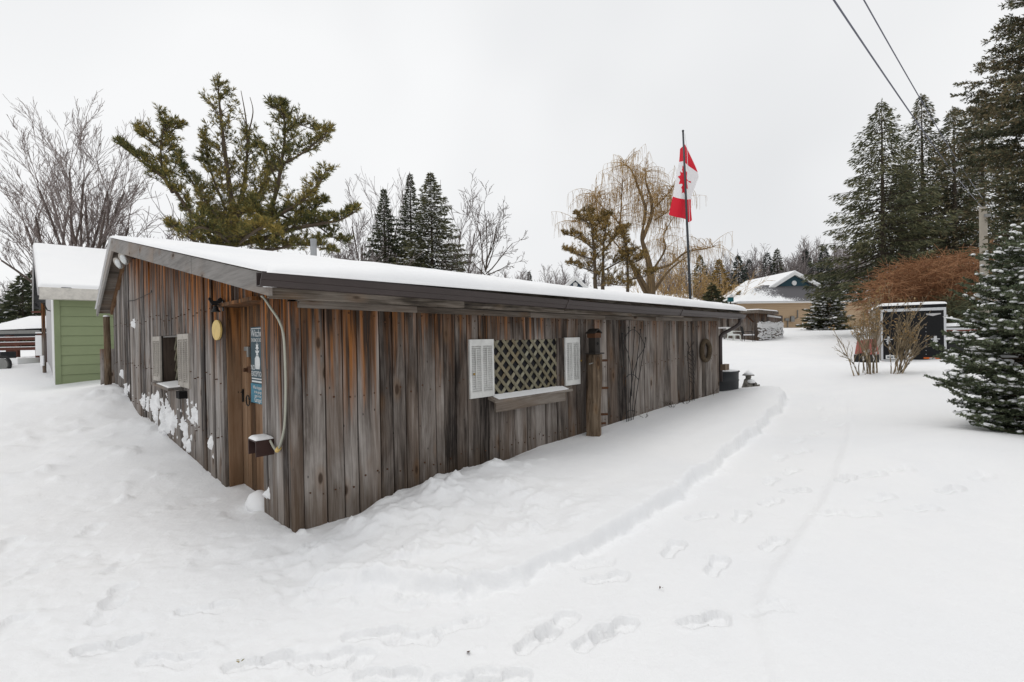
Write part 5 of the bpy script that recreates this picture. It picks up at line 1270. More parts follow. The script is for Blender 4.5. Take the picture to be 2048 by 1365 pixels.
MB().box((-.26, -.26, .36), (.26, .24, .385)).build('seat', M['black'], ch); MB().box((-.24, -.25, .386), (.24, .20, .45)).build('snow', M['snow_cap'], ch)
bk = MB(); bk.tube([(-.25, .24, .38), (-.25, .33, .75), (-.15, .36, .90), (.15, .36, .90), (.25, .33, .75), (.25, .24, .38)], .018, 6)
for x in (-.16, -.08, 0, .08, .16): bk.tube([(x, .24, .39), (x, .34, .86)], .011, 5)
for z in (.5, .62, .74): bk.tube([(-.24, .27+(z-.5)*.2, z), (.24, .27+(z-.5)*.2, z)], .011, 5)
bk.build('backrest', M['black'], ch)
for sx in (-1, 1):
    MB().tube([(sx*.26, .28, .58), (sx*.28, -.1, .60), (sx*.28, -.26, .54), (sx*.26, -.26, .37)], .016, 6).build('armrest', M['black'], ch)
    for sy in (-1, 1): MB().tube([(sx*.25, sy*.25, .37), (sx*.25, sy*.28, 0)], .016, 6).build('leg', M['black'], ch)
c0 = base_at(1449, 672, 29.5)
tb = thing('patio_table', 'round pale patio table under the lean-to eave', 'table', c0-[0, 0, .05])
MB().lathe([(.5, .70), (.5, .73), (.45, .78), (0, .80)], (0, 0, 0), 18).build('table_top', M['lilac'], tb); MB().tube([(0, 0, 0), (0, 0, .7)], .05, 8).build('leg', M['zinc'], tb)

# ------------------------------------------------------------------ houses
hb = base_at(1600, 655, 48)
hs = thing('tan_house', 'tan sided house with teal gable and snow dusted hip roof', 'house', (hb[0], hb[1], 0), math.radians(4))
def HP(u, v, dy=0):     # a surveyed point in house space
    p = at(u, v, 48+dy)-np.array([hb[0], hb[1], 0]); c, s = math.cos(-math.radians(4)), math.sin(-math.radians(4)); return np.array([p[0]*c-p[1]*s, p[0]*s+p[1]*c, p[2]])
zE = HP(1600, 606)[2]; zB = HP(1600, 655)[2]-.4; xl, xr = HP(1475, 640)[0], HP(1745, 640)[0]
MB().box((xl, 0, zB), (xr, 12, zE)).build('wall', M['tan'], hs)
sdm = MB()
for k in range(13):
    z = zE-.12-k*.19
    if z > zB+.2: sdm.hexa([(xl-.03, -.035, z-.02), (xr+.03, -.035, z-.02), (xr+.03, -.001, z-.02), (xl-.03, -.001, z-.02), (xl-.03, -.012, z+.13), (xr+.03, -.012, z+.13), (xr+.03, -.001, z+.13), (xl-.03, -.001, z+.13)])
sdm.build('siding', M['tan'], hs, kind='stuff')
MB().box((xl-.45, -.5, zE-.02), (xr+.45, -.42, zE+.16)).build('fascia', M['trimw'], hs)
MB().box((xl-.4, -.42, zE-.02), (xr+.4, -.002, zE+.02)).build('soffit', M['trimw'], hs)
zr_ = HP(1588, 575, 3)[2]
# hip front with shingles, snow left on it
def snowy_shingle():
    m = NT('snow_dusted_shingles'); o = m.obj(); n1 = m.noise(o, .42, 4, .6, .4); n2 = m.noise(m.vmath('MULTIPLY', o, (3, 3, 7)), 2.2, 4, .7)
    sep = m.n('ShaderNodeSeparateXYZ'); m.t.links.new(o, sep.inputs[0])
    f = m.math('ADD', m.math('MULTIPLY_ADD', m.math('SUBTRACT', n2, .5), 2.0, .5), m.math('MULTIPLY_ADD', m.math('SUBTRACT', n1, .5), 1.6, -.30))
    f = m.math('ADD', f, m.map(m.math('ABSOLUTE', m.math('SUBTRACT', sep.outputs[0], 2.2)), 1.5, 7.5, -.25, .75))
    f = m.math('ADD', f, m.map(sep.outputs[2], zE+.9, zE+.2, 0., .3))
    return m.fin(m.mix(m.map(f, .35, .62), (.095, .092, .098), (.86, .87, .88)), .9)
M['shing'] = snowy_shingle()
lft, rgt = xl-.45, xr+.45
pk0, pk1 = HP(1535, 580, 3), HP(1640, 577, 3)
hr = MB(); hr.hexa([(lft, -.5, zE+.1), (rgt, -.5, zE+.1), (rgt, 3.3, zE+.1), (lft, 3.3, zE+.1), (lft, -.5, zE+.17), (rgt, -.5, zE+.17), (pk1[0]+2.2, 3.3, zr_+.3), (pk0[0]-.6, 3.3, zr_+.3)]); hr.build('hip_roof', M['shing'], hs)
g0, g1, gp = HP(1535, 582, 3), HP(1645, 572, 3), HP(1588, 548, 3)
gp0 = gp.copy()
MB().prism([(g0[0]+.5, 3.0, zr_-.25), (g1[0]-.2, 3.0, zr_-.25), (gp[0], 3.0, gp[2]-.12)], (0, .12, 0)).build('gable', M['tealgable'], hs)
for s_, gx_ in ((-1, g0[0]-.35), (1, g1[0]+.75)):
    zl_ = zr_-.45
    MB().hexa([(gx_, 2.7, zl_-.12), (gx_, 2.95, zl_-.12), (gp[0], 2.95, gp[2]-.14), (gp[0], 2.7, gp[2]-.14), (gx_, 2.7, zl_+.16), (gx_, 2.95, zl_+.16), (gp[0], 2.95, gp[2]+.16), (gp[0], 2.7, gp[2]+.16)]).build('rake_trim', M['trimw'], hs)
    MB().hexa([(gx_-.2*s_*-1*0, 2.72, zl_+.17), (gx_, 12, zl_+.17), (gp[0], 12, gp[2]+.17), (gp[0], 2.72, gp[2]+.17), (gx_, 2.72, zl_+.30), (gx_, 12, zl_+.30), (gp[0], 12, gp[2]+.34), (gp[0], 2.72, gp[2]+.34)]).build('roof_snow', M['snow_cap'], hs)
MB().box((g0[0]+.3, 2.86, zr_-.30), (g1[0]+.1, 2.99, zr_-.18)).build('gable_trim', M['trimw'], hs)
vt = MB(); vt.tube([(gp[0]+.05, 2.99, gp[2]-.98), (gp[0]+.05, 2.93, gp[2]-.98)], .26, 18); vt.build('round_vent', M['trimw'], hs)
# rear snow roofs, left and right
L0 = HP(1478, 606, 4); L1 = HP(1490, 592, 6)
MB().hexa([(lft, 1.5, zE+.16), (pk0[0], 4.5, zE+.16), (pk0[0], 12, zE+.16), (lft, 12, zE+.16), (lft+.9, 5, HP(1490, 592, 5)[2]), (pk0[0], 5, HP(1490, 590, 5)[2]), (pk0[0], 11, HP(1490, 590, 5)[2]), (lft+.9, 11, HP(1490, 592, 5)[2])]).build('side_roof', M['snow_cap'], hs)
MB().hexa([(HP(1505, 590, 7)[0], 7, zE+.5), (pk1[0], 7, zE+.5), (pk1[0], 13, zE+.5), (HP(1505, 590, 7)[0], 13, zE+.5), (HP(1513, 580, 7)[0], 8.5, HP(1513, 579, 8)[2]), (pk1[0], 8.5, HP(1513, 578, 8)[2]), (pk1[0], 12, HP(1513, 578, 8)[2]), (HP(1513, 580, 7)[0], 12, HP(1513, 579, 8)[2])]).build('side_roof', M['snow_cap'], hs)
ra, rb, rc = HP(1632, 550, 6), HP(1655, 560, 6), HP(1752, 606, 4)
MB().hexa([(pk1[0]-1, 5, zE+.3), (rgt+.2, 4, zE+.1), (rgt+.2, 12, zE+.1), (pk1[0]-1, 12, zE+.3), (ra[0]-1.2, 7, ra[2]-.1), (ra[0]+.4, 7, ra[2]-.1), (ra[0]+.4, 11, ra[2]-.1), (ra[0]-1.2, 11, ra[2]-.1)]).build('side_roof', M['shing'], hs)
MB().box((ra[0]-.9, 6.6, ra[2]-.3), (ra[0]-.4, 7.0, ra[2]+.15)).build('roof_vent', M['shingle'], hs)
mt = HP(1582, 640); m_ = MB(); m_.box((mt[0]-.18, -.25, mt[2]-.2), (mt[0]+.18, -.036, mt[2]+.35)); m_.box((mt[0]-.75, -.2, mt[2]-.1), (mt[0]-.35, -.036, mt[2]+.15)); m_.build('meter_box', M['zinc'], hs)
MB().tube([(mt[0]+.35, -.1, mt[2]+.1), (mt[0]+.6, -.1, mt[2]+.2), (mt[0]+.6, -.1, mt[2]+.95)], .05, 6).build('conduit', M['zinc'], hs)
MB().tube([(mt[0]-.45, -.1, mt[2]-.1), (mt[0]-.45, -.1, mt[2]-.75)], .05, 6).build('conduit', M['zinc'], hs)
MB().tube([HP(1603, 655)+[0, -.15, -.1], HP(1603, 648)+[0, -.15, .1]], .06, 8).build('vent_stub', M['trimw'], hs)
# blue gabled house behind the roof
Yh = 58; pk = at(1150, 556, Yh); gl_, gr_ = at(1120, 580, Yh), at(1178, 580, Yh); gy = gz(pk[0], pk[1])
bh2 = thing('blue_house', 'small blue gabled house with white trim beyond the shed roof', 'house', (pk[0], Yh, gy))
o = np.array([pk[0], Yh, gy]); a, b2, c = gl_-o, gr_-o, pk-o
MB().prism([(a[0]+.4, 0, -.5), (b2[0]-.4, 0, -.5), (b2[0]-.4, 0, a[2]), (c[0], 0, c[2]-.3), (a[0]+.4, 0, a[2])], (0, 9, 0)).build('wall', M['blueside'], bh2)
for e in (a, b2):
    ex = np.array([e[0], 0, e[2]-.1]); MB().hexa([ex+[0, -.5, -.35], c+[0, -.5, -.35], c+[0, -.3, -.35], ex+[0, -.3, -.35], ex+[0, -.5, 0], c+[0, -.5, 0], c+[0, -.3, 0], ex+[0, -.3, 0]]).build('rake_trim', M['trimw'], bh2)
    MB().hexa([ex+[0, -.5, .01], c+[0, -.5, .01], c+[0, 9, .01], ex+[0, 9, .01], ex+[0, -.5, .2], c+[0, -.5, .24], c+[0, 9, .24], ex+[0, 9, .2]]).build('roof_snow', M['snow_cap'], bh2)
MB().beam((c[0], -.12, c[2]-.2), (c[0], -.12, -.2), .16, .12).build('gable_post', M['trimw'], bh2)
m_ = MB(); m_.tube([(c[0], -.2, c[2]-.85), (c[0], -.12, c[2]-.85)], .28, 14); m_.build('round_vent', M['trimw'], bh2)
MB().box((c[0]+1.4, 3, c[2]-.8), (c[0]+1.7, 3.4, c[2]+.1)).build('chimney', M['shingle'], bh2)
for nm, lab, u0, u1, vt_, vb_, Yq, wm in (('long_house', 'long snow roofed house behind the pine and willow trunks', 1185, 1322, 568, 600, 54, 'lilac'), ('tan_cottage', 'snow roofed tan cottage behind the flagpole foot', 1325, 1400, 585, 612, 50, 'tan')):
    p0, p1 = at(u0, vb_, Yq), at(u1, vb_, Yq); zt = at(u0, vt_, Yq)[2]; g_ = gz((p0[0]+p1[0])/2, Yq)
    o = np.array([p0[0], Yq, g_]); w = p1[0]-p0[0]; ze = p0[2]-g_; zt -= g_
    hh = thing(nm, lab, 'house', o)
    MB().prism([(0, 0, -.5), (0, 0, ze), (0, 4, zt-.2), (0, 8, ze), (0, 8, -.5)], (w, 0, 0)).build('wall', M[wm], hh)
    MB().hexa([(-.4, -.6, ze-.15), (w+.4, -.6, ze-.15), (w+.4, 4, zt-.15), (-.4, 4, zt-.15), (-.4, -.6, ze+.1), (w+.4, -.6, ze+.1), (w+.4, 4, zt+.1), (-.4, 4, zt+.1)]).build('roof_snow', M['snow_cap'], hh)
    MB().hexa([(-.4, 4.01, zt-.15), (w+.4, 4.01, zt-.15), (w+.4, 8.6, ze-.15), (-.4, 8.6, ze-.15), (-.4, 4.01, zt+.1), (w+.4, 4.01, zt+.1), (w+.4, 8.6, ze+.1), (-.4, 8.6, ze+.1)]).build('roof_snow', M['snow_cap'], hh)
p = at(1461, 600, 36); g_ = gz(p[0], p[1])
tbx = thing('teal_birdhouse', 'tiny teal birdhouse on a post left of tan house', 'birdhouse', (p[0], p[1], g_))
hz_ = p[2]-g_; MB().tube([(0, 0, -.1), (0, 0, hz_-.15)], .05, 6).build('post', M['plank'], tbx); MB().box((-.17, -.15, hz_-.15), (.17, .15, hz_+.18)).build('body', M['tealbox'], tbx)
MB().prism([(-.26, -.2, hz_+.18), (.26, -.2, hz_+.18), (0, -.2, hz_+.42)], (0, .4, 0)).build('roof', M['snow_cap'], tbx)

# ------------------------------------------------------------------ far woods and conifers
def woods(name, label, rows, seed):
    rng = np.random.default_rng(seed); P0, P1, R0, R1 = [], [], [], []
    for u, v, Yd in rows:
        b = at(u, 640, Yd); b[2] = gz(b[0], b[1]); H = at(u, v, Yd)[2]-b[2]
        if H < 2: continue
        p = b.copy(); d = np.array([rng.normal()*.05, rng.normal()*.05, 1.]); n = 6; r = .13
        for k in range(n):
            q = p+d*H/n*.95; P0.append(p); P1.append(q); R0.append(r*(1-k/n*.85)); R1.append(r*(1-(k+1)/n*.85)); p = q; d = d+rng.normal(size=3)*.05
        for k in range(22):
            f = rng.uniform(.25, .95); s = b+(p-b)*f; a = rng.uniform(0, 6.28); ln = H*.26*(1.1-f)+.5; e = np.array([math.cos(a)*.55, math.sin(a)*.55, 1.]); e /= np.linalg.norm(e)
            c = s
            for j in range(3):
                c2 = c+e*ln/3; P0.append(c); P1.append(c2); R0.append(.035*(1-j*.25)); R1.append(.03*(1-j*.25))
                for w_ in range(1):
                    x = e+rng.normal(size=3)*.5; x /= np.linalg.norm(x); P0.append(c2); P1.append(c2+x*ln*.45); R0.append(.028); R1.append(.018)
                c = c2; e = e+rng.normal(size=3)*.15+[0, 0, .08]; e /= np.linalg.norm(e)
    V_, F_ = tubes_np(P0, P1, R0, R1, 3); return link(name, np_mesh(name, V_, [F_]), M['fartwig'], label=label, kind='stuff')
rw = []; rr2 = random.Random(77)
for k in range(330):
    u = rr2.uniform(-120, 1760); 
    vt_ = np.interp(u, [-120, 0, 60, 130, 300, 520, 720, 880, 1000, 1100, 1200, 1400, 1500, 1580, 1680, 1760], [560, 560, 575, 560, 520, 500, 500, 530, 530, 535, 530, 510, 500, 482, 470, 480])
    rw.append((u, vt_+rr2.uniform(-8, 45), rr2.uniform(70, 105)))
for k in range(110):
    u = rr2.choice((rr2.uniform(880, 1140), rr2.uniform(1360, 1720), rr2.uniform(1560, 1720)))
    vt_ = np.interp(u, [880, 1000, 1140, 1360, 1480, 1560, 1640, 1720], [535, 532, 535, 520, 512, 500, 478, 470])
    rw.append((u, vt_+rr2.uniform(-4, 40), rr2.uniform(62, 95)))
woods('far_woods', 'hazy far bare deciduous woods along the skyline', rw, 9)
for k, (u, vt_, Yd, R_, lab, mt_) in enumerate(((1060, 545, 80, 1.5, 'small far spruce in bare woods above roof middle', 'cedar'), (1402, 512, 70, 3.0, 'bushy far conifer just right of the flagpole', 'spruceolive'), (1440, 520, 62, 2.6, 'round topped far conifer right of flagpole, second one', 'pinebrown'), (1478, 512, 66, 2.2, 'pointed far conifer left of the tan house', 'cedar'), (1500, 520, 72, 2.2, 'shorter far conifer behind left roof of tan house', 'cedar'),
                                            (1536, 506, 74, 2.4, 'dark far spruce above tan house gable, left one', 'cedar'), (1556, 500, 74, 2.4, 'dark far spruce above tan house gable, right one', 'spruce'), (1612, 500, 70, 3.0, 'far brownish spruce right above the tan house roof', 'cedar'), (1650, 495, 66, 2.6, 'far spruce beside the tall right hand spruce', 'cedar'), (1425, 570, 45, 2.2, 'low dark green evergreen behind the flagpole foot', 'spruceolive'), (1480, 585, 56, 2.0, 'low round evergreen left of tan house roof', 'spruce'),
                                            (46, 552, 42, 2.6, 'far left spruce above the snowy cabin roof', 'spruce'), (66, 545, 44, 2.0, 'narrow far spruce touching green shed roof edge', 'spruce'), (20, 590, 50, 2.4, 'low faint conifer at the left edge', 'cedar'))):
    B = base_at(u, 640, Yd); H = at(u, vt_, Yd)[2]-B[2]
    conifer('far_conifer', lab, B, H, R_, 100+k, M[mt_], M['barkdark'], nb=130, clump=.5, width=.07, dens=.8, top_pow=.85, droop=.25, snow=.03, detail_snow=(.25, .14, .08), group='far conifers on the skyline')
# cedars / brush along the yard behind the roof
for k, (u, vt_, Yd, lab) in enumerate(((1340, 545, 46, 'brown leafless brush behind flagpole'), (1420, 560, 52, 'brown brush beside far evergreens'), (690, 500, 30, 'grey brush beside stove pipe'), (900, 520, 34, 'grey brush under the snow dusted spruce'), (350, 470, 27, 'grey brush under the left pine limb'))):
    B = base_at(u, 620, Yd); H = at(u, vt_, Yd)[2]-B[2]
    st = [((rnd.uniform(-2, 2), rnd.uniform(-1, 1), -.1), (rnd.uniform(-.4, .4), rnd.uniform(-.3, .3), 1), H*rnd.uniform(.6, 1), .05) for i in range(16)]
    bare_tree('bare_brush', lab, B, st, 200+k, dict(seg=5, wob=.10, up=.0, kids=2, ang=(.3, .8), ratio=(.3, .5), rr=.5, rmin=.014), M['bark'], M['willow'] if k < 2 else M['fartwig'], 2, group='leafless brush in the yard', thick=.04)

# ------------------------------------------------------------------ right side: tall spruces, orange brush
for k, (u, vt_, Yd, R_, lab, sd, mt_, ir) in enumerate(((1768, 203, 28, 4.0, 'tall dark spruce with drooping limbs, left of the right hand row', 41, 'spruceolive', .42), (1848, 190, 30, 2.9, 'tall spruce second in the right hand row', 42, 'sprucebig', .35), (1805, 330, 33, 2.4, 'shorter spruce filling between first two tall ones', 43, 'spruceolive', .35), (1912, 215, 28, 2.7, 'third tall spruce crossed by the wires', 44, 'sprucebig', .35), (1968, 180, 30, 3.0, 'tall brownish spruce behind the utility pole', 45, 'sprucebig', .35))):
    B = base_at(u, 640, Yd); H = at(u, vt_, Yd)[2]-B[2]
    conifer('tall_spruce', lab, B, H, R_, sd, M[mt_], M['barkdark'], nb=230, clump=.34, width=.034, dens=.9, top_pow=.78, clear=.2 if k else .2, droop=.42, lift=.32, irregular=ir, group='tall spruces along the right', trunk_r=.2, hang=.25, snow=.004, detail_snow=(.16, .09, .05))
def brush(name, label, Yd, u0, u1, vfun, vb, seed, n, mat, cat='bush'):
    rng = np.random.default_rng(seed); P0, P1, R0, R1 = [], [], [], []
    o = base_at((u0+u1)/2, vb, Yd)
    for k in range(n):
        u = rng.uniform(u0, u1); dy = rng.uniform(-1.6, 1.6); vt_ = vfun(u)+rng.uniform(0, 22)
        b = at(u+rng.uniform(-20, 20), vb, Yd+dy); b[2] = gz(b[0], b[1]); t_ = at(u, vt_, Yd+dy); p = b-o; d = t_-b; L = np.linalg.norm(d); d /= L
        m = 6
        for j in range(m):
            d = d+rng.normal(size=3)*.10+[-.05, 0, -.03]; d /= np.linalg.norm(d); q = p+d*L/m; P0.append(p); P1.append(q); R0.append(.022*(1-j*.12)); R1.append(.022*(1-(j+1)*.12)); p = q
            if j >= 1:
                for w_ in range(6):
                    e = rng.normal(size=3)*[.9, .9, .35]+[-.3, 0, .1]; e /= np.linalg.norm(e); c = q
                    for z in range(3):
                        e = e+rng.normal(size=3)*.2+[0, 0, -.08]; e /= np.linalg.norm(e); c2 = c+e*rng.uniform(.12, .34); P0.append(c); P1.append(c2); R0.append(.011); R1.append(.008); c = c2
    V_, F_ = tubes_np(P0, P1, R0, R1, 3); ob = link(name, np_mesh(name, V_, [F_]), mat); ob.location = o; return tag(ob, label, cat)
brush('orange_brush', 'dense orange brown leafless brush behind the black trailer', 23, 1758, 1975, lambda u: np.interp(u, [1758, 1790, 1850, 1900, 1975], [585, 545, 520, 505, 495]), 625, 51, 190, M['orangetwig'])
brush('grey_brush', 'darker tangled brush low behind the trailer roof', 24.5, 1790, 1960, lambda u: 590, 640, 52, 44, M['shrub'])
brush('green_brush', 'olive brush between trailer and snowy spruce', 21, 1893, 1975, lambda u: 590, 660, 53, 46, M['spruceolive'])
B = base_at(1655, 660, 39); conifer('snowy_small_spruce', 'small spruce dusted with snow in front of the tan house', B, at(1660, 556, 39)[2]-B[2], 2.0, 61, M['spruceolive'], M['barkdark'], nb=170, clump=.32, width=.045, dens=1.6, top_pow=.8, clear=.03, droop=.25, snow=.09, irregular=.35, detail_snow=(.2, .12, .06))
# utility pole and wires
pb = base_at(1970, 620, 18); pt = at(1966, 415, 18)
up = thing('utility_pole', 'pale grey wooden utility pole behind the big spruce', 'utility pole', pb-[0, 0, .3])
MB().tube([(0, 0, 0), pt-pb+[0, 0, .3]], [.135, .115], 12).build('shaft', M['pole'], up, smooth=True)
MB().box(tuple(pt-pb+[-.12, -.22, -.1]), tuple(pt-pb+[.12, -.15, .0])).build('bracket', M['zinc'], up)
for k, (u0, v0, Y0, end, lab) in enumerate(((1668, 0, 4.6, pt+[-.15, -.2, -.12], 'thick dark overhead wire, left and lower of the pair'), (1728, 0, 4.9, pt+[.05, -.2, -.05], 'thinner overhead wire, right of the pair'))):
    a = at(u0, v0, Y0); dirv = a-end; a2 = a+dirv*.9
    pts = []
    for t in np.linspace(0, 1, 40):
        p = a2+(end-a2)*t; p = p-np.array([0, 0, 1.])*.55*4*t*(1-t)+np.array([0, 0, 1.])*.55*4*.47*.53*(1-t)/.53*1.0; pts.append(p)
    org = np.array(end); MB().tube([p-org for p in pts], .0085 if k == 0 else .0065, 5).build('cable_run', M['wire'], None)
    w_ = bpy.context.scene.collection.objects[-1]; w_.location = org; w_.name = 'overhead_wire'; tag(w_, lab, 'wire', 'overhead wires')

# ------------------------------------------------------------------ near spruces at the right edge
def near_spruce(name, label, base, H, R, seed, nb, mat, needle=.026, nw=.0042, step=.016, per=4, snow=.3, az=None, rprof=None, clear=.0, top_pow=.75, droop=.12, tw=.30, zmin=0., lat=.065, snow_sz=(.06, .026, .018), upturn=.25):
    rng = np.random.default_rng(seed); t = tree_thing(name, label, 'tree', base)
    MB().tube([(0, 0, -.2), (0, 0, H*.5), (0, 0, H)], [H*.02+.02, H*.011+.01, .012], 10).build('trunk', M['barkdark'], t, smooth=True)
    P0, P1, R0, R1 = [], [], [], []; T0, T1 = [], []
    ga = 0
    for i in range(nb):
        f = (i+rng.uniform())/nb; h = H*(clear+(1-clear)*f)
        if h < zmin: continue
        ga += 2.39996+rng.uniform(-.4, .4); a = ga if az is None else rng.uniform(*az)
        rad = max(.12, (R*(1-f)**top_pow if rprof is None else float(np.interp(h, *rprof)))*rng.uniform(.72, 1.12)); o = np.array([math.cos(a), math.sin(a), 0.]); side = np.array([-o[1], o[0], 0])
        c1, c2 = .42*(f-.3)-droop+rng.normal()*.11, upturn*rng.uniform(.3, 1.5)
        ax = lambda q: np.array([0, 0, h])+o*rad*q+np.array([0, 0, rad*(c1*q+c2*q*q)])+side*rad*.05*math.sin(q*4+i)
        m = 7; pts = [ax(q) for q in np.linspace(0, 1, m)]
        for j in range(m-1): P0.append(pts[j]); P1.append(pts[j+1]); r = .006+.008*rad; R0.append(r*(1-.85*j/m)); R1.append(r*(1-.85*(j+1)/m))
        T0.append(pts[-2]); T1.append(pts[-1]+ (pts[-1]-pts[-2])*.3); T0.append(pts[-3]); T1.append(pts[-2]); T0.append(pts[-4]); T1.append(pts[-3])
        nl = int(rad/lat)
        for j in range(nl):
            q = .22+.78*(j+rng.uniform())/max(nl, 1); sg_ = 1 if j % 2 else -1
            p = ax(q); ln = min(tw*1.6, tw*rad*(1.12-q)*1.0+.07)*rng.uniform(.7, 1.2)
            tang = ax(min(q+.05, 1.05))-ax(q); tang /= np.linalg.norm(tang)
            e = tang*.75+side*sg_*.75+np.array([0, 0, rng.uniform(-.28, .12)]); e /= np.linalg.norm(e)
            e2 = e+np.array([0, 0, .12])+rng.normal(size=3)*.1; e2 /= np.linalg.norm(e2)
            mid = p+e*ln*.5; end = mid+e2*ln*.5
            P0 += [p, mid]; P1 += [mid, end]; R0 += [.004, .003]; R1 += [.003, .002]; T0 += [p, mid]; T1 += [mid, end]
            if ln > .12:
                for s2 in (-1, 1):
                    for q2 in (.35, .7):
                        pp = p+(end-p)*q2; e3 = e*.8+np.cross(e, [0, 0, 1.])*s2*.7+np.array([0, 0, rng.uniform(-.2, .1)]); e3 /= np.linalg.norm(e3); l3 = ln*.38*rng.uniform(.7, 1.2)
                        P0.append(pp); P1.append(pp+e3*l3); R0.append(.003); R1.append(.002); T0.append(pp); T1.append(pp+e3*l3)
    V_, F_ = tubes_np(P0, P1, R0, R1, 3); link('branches', np_mesh('branches', V_, [F_]), M['barkpine'], t, kind='stuff')
    T0, T1 = np.array(T0), np.array(T1); L = np.linalg.norm(T1-T0, axis=1); n = np.maximum(1, (L/step).astype(int))*per
    idx = np.repeat(np.arange(len(T0)), n); fr = rng.uniform(size=len(idx)); P = T0[idx]+(T1-T0)[idx]*fr[:, None]; d = (T1-T0)[idx]/L[idx][:, None]
    rv = rng.normal(size=P.shape)+[0, 0, .25]; rv -= (rv*d).sum(1, keepdims=True)*d; rv /= np.linalg.norm(rv, axis=1, keepdims=True)
    D = d*.75+rv*.8
    V_, F_ = blades_np(P, D, needle*rng.uniform(.7, 1.2, len(P)), nw*rng.uniform(.8, 1.3, len(P)), rng)
    link('crown', np_mesh('crown', V_, [F_]), mat, t)
    if snow > 0:
        k = rng.uniform(size=len(T0)) < snow*(.4+.6*(fbm(T0[:, 0]*4, T0[:, 2]*4+T0[:, 1]*3, 5, 2)+.5)); S0, S1 = T0[k], T1[k]; kk = len(S0)
        C_ = S0+(S1-S0)*rng.uniform(.3, .8, kk)[:, None]+[0, 0, .010]
        V_, F_ = blobs_np(C_, S1-S0, np.minimum(snow_sz[0]*1.5, np.linalg.norm(S1-S0, axis=1)*.55)*rng.uniform(.6, 1.2, kk), snow_sz[1]*rng.uniform(.5, 1.3, kk), snow_sz[2]*rng.uniform(.6, 1.3, kk))
        link('snow', np_mesh('snow', V_, F_), M['snow_cap'], t, smooth=True, kind='stuff')
    return t, len(P)
B = at(2080, 880, 6.2); B[2] = gz(B[0], B[1])
_, n1 = near_spruce('snow_laden_spruce', 'snow laden young spruce at the right edge of the yard', B, 2.7, 1.22, 71, 250, M['sprucenear'], snow=.22, rprof=([0, .4, .9, 1.3, 1.7, 2.2, 2.7], [.80, .95, .98, .82, .72, .56, .15]), per=4, step=.0155, needle=.034, nw=.0064, lat=.06, snow_sz=(.085, .045, .026))
B = at(2140, 700, 9.2); B[2] = gz(B[0], B[1]); hh_ = lambda v: at(2000, v, 9.2)[2]-B[2]
_, n2 = near_spruce('big_spruce', 'big old spruce reaching in at the top right corner', B, 9.5, 2.0, 72, 210, M['sprucebig'], needle=.07, nw=.0105, step=.045, per=4, snow=.06, az=(math.radians(125), math.radians(245)), clear=.14,
    rprof=([hh_(640), hh_(560), hh_(450), hh_(330), hh_(230), hh_(150), hh_(60), 10], [.85, .95, 1.1, 1.35, 1.85, 1.5, 1.15, .3]), droop=.22, tw=.30, lat=.12, snow_sz=(.10, .035, .02), upturn=.14)
print('needles', n1, n2)

# ------------------------------------------------------------------ trailer and what stands round it
T1_ = at(1762, 722, 17.85); T2_ = at(1893, 718, 16.85); w = np.linalg.norm((T2_-T1_)[:2]); ang = math.atan2(T2_[1]-T1_[1], T2_[0]-T1_[0])
zb = min(T1_[2], T2_[2]); ht = at(1762, 612, 17.85)[2]-zb
tl = thing('cargo_trailer', 'black enclosed cargo trailer with silver rear frame and snowy roof', 'trailer', (T1_[0], T1_[1], zb), ang)
TL = 4.2
MB().box((0, 0, 0), (w, TL, ht-.02)).build('body', M['trailer'], tl)
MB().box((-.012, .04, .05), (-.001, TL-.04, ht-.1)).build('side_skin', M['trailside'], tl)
MB().box((w+.001, .04, .05), (w+.012, TL-.04, ht-.1)).build('side_skin', M['trailer'], tl)
m_ = MB(); fw = .065
m_.box((.0, -.035, .0), (fw, -.002, ht-.14)); m_.box((w-fw, -.035, .0), (w, -.002, ht-.14)); m_.box((fw, -.035, ht-.24), (w-fw, -.002, ht-.14)); m_.box((fw, -.035, .0), (w-fw, -.002, .05)); m_.build('rear_frame', M['alu'], tl)
dr_ = MB().box((fw+.005, -.028, .055), (w-fw-.005, -.002, ht-.245)).build('rear_door', M['trailer'], tl)
for k in range(9): MB().tube([(w*.70, -.03, .25+k*.135), (w*.70, -.038, .25+k*.135)], .011, 6).build('rivet', M['alu'], dr_)
for x in (.22, w-.30):
    m_ = MB(); m_.box((x-.04, -.06, .62), (x+.04, -.029, .90)); m_.box((x-.12, -.075, .78), (x+.12, -.055, .81)); m_.box((x-.07, -.07, .70), (x+.07, -.055, .74)); m_.build('bar_lock', M['alu'], dr_)
lb = MB().box((.14, -.032, .07), (.50, -.0285, .21)).build('sticker', M['trimw'], dr_)
for k in range(3): MB().box((.18+k*.10, -.0345, .115), (.25+k*.10, -.0325, .165)).build('print', M['slate'], lb)
st_ = MB().box((w-.62, -.032, .085), (w-.14, -.0285, .14)).build('marker_strip', M['orange'], dr_); MB().box((w-.46, -.0345, .08), (w-.30, -.0325, .13)).build('plate', M['lilac'], st_)
lg = MB().prism([(w-.54, -.0285, ht-.385), (w-.36, -.0285, ht-.44), (w-.14, -.0285, ht-.375), (w-.14, -.0285, ht-.345), (w-.54, -.0285, ht-.345)], (0, -.004, 0)).build('badge', M['lilac'], dr_)
for z in (.2, ht-.5): MB().box((w-.02, -.05, z), (w+.035, -.036, z+.09)).build('hinge', M['alu'], tl)
for x in (.02, w-.06): MB().box((x, -.03, -.07), (x+.06, -.002, -.005)).build('tail_light', M['red'], tl)
MB().box((0.02, -.02, -.14), (w-.02, .1, -.002)).build('bumper', M['black'], tl)
MB().box((-.05, -.06, -.16), (.34, -.022, -.10)).build('wood_block', M['log'], tl)
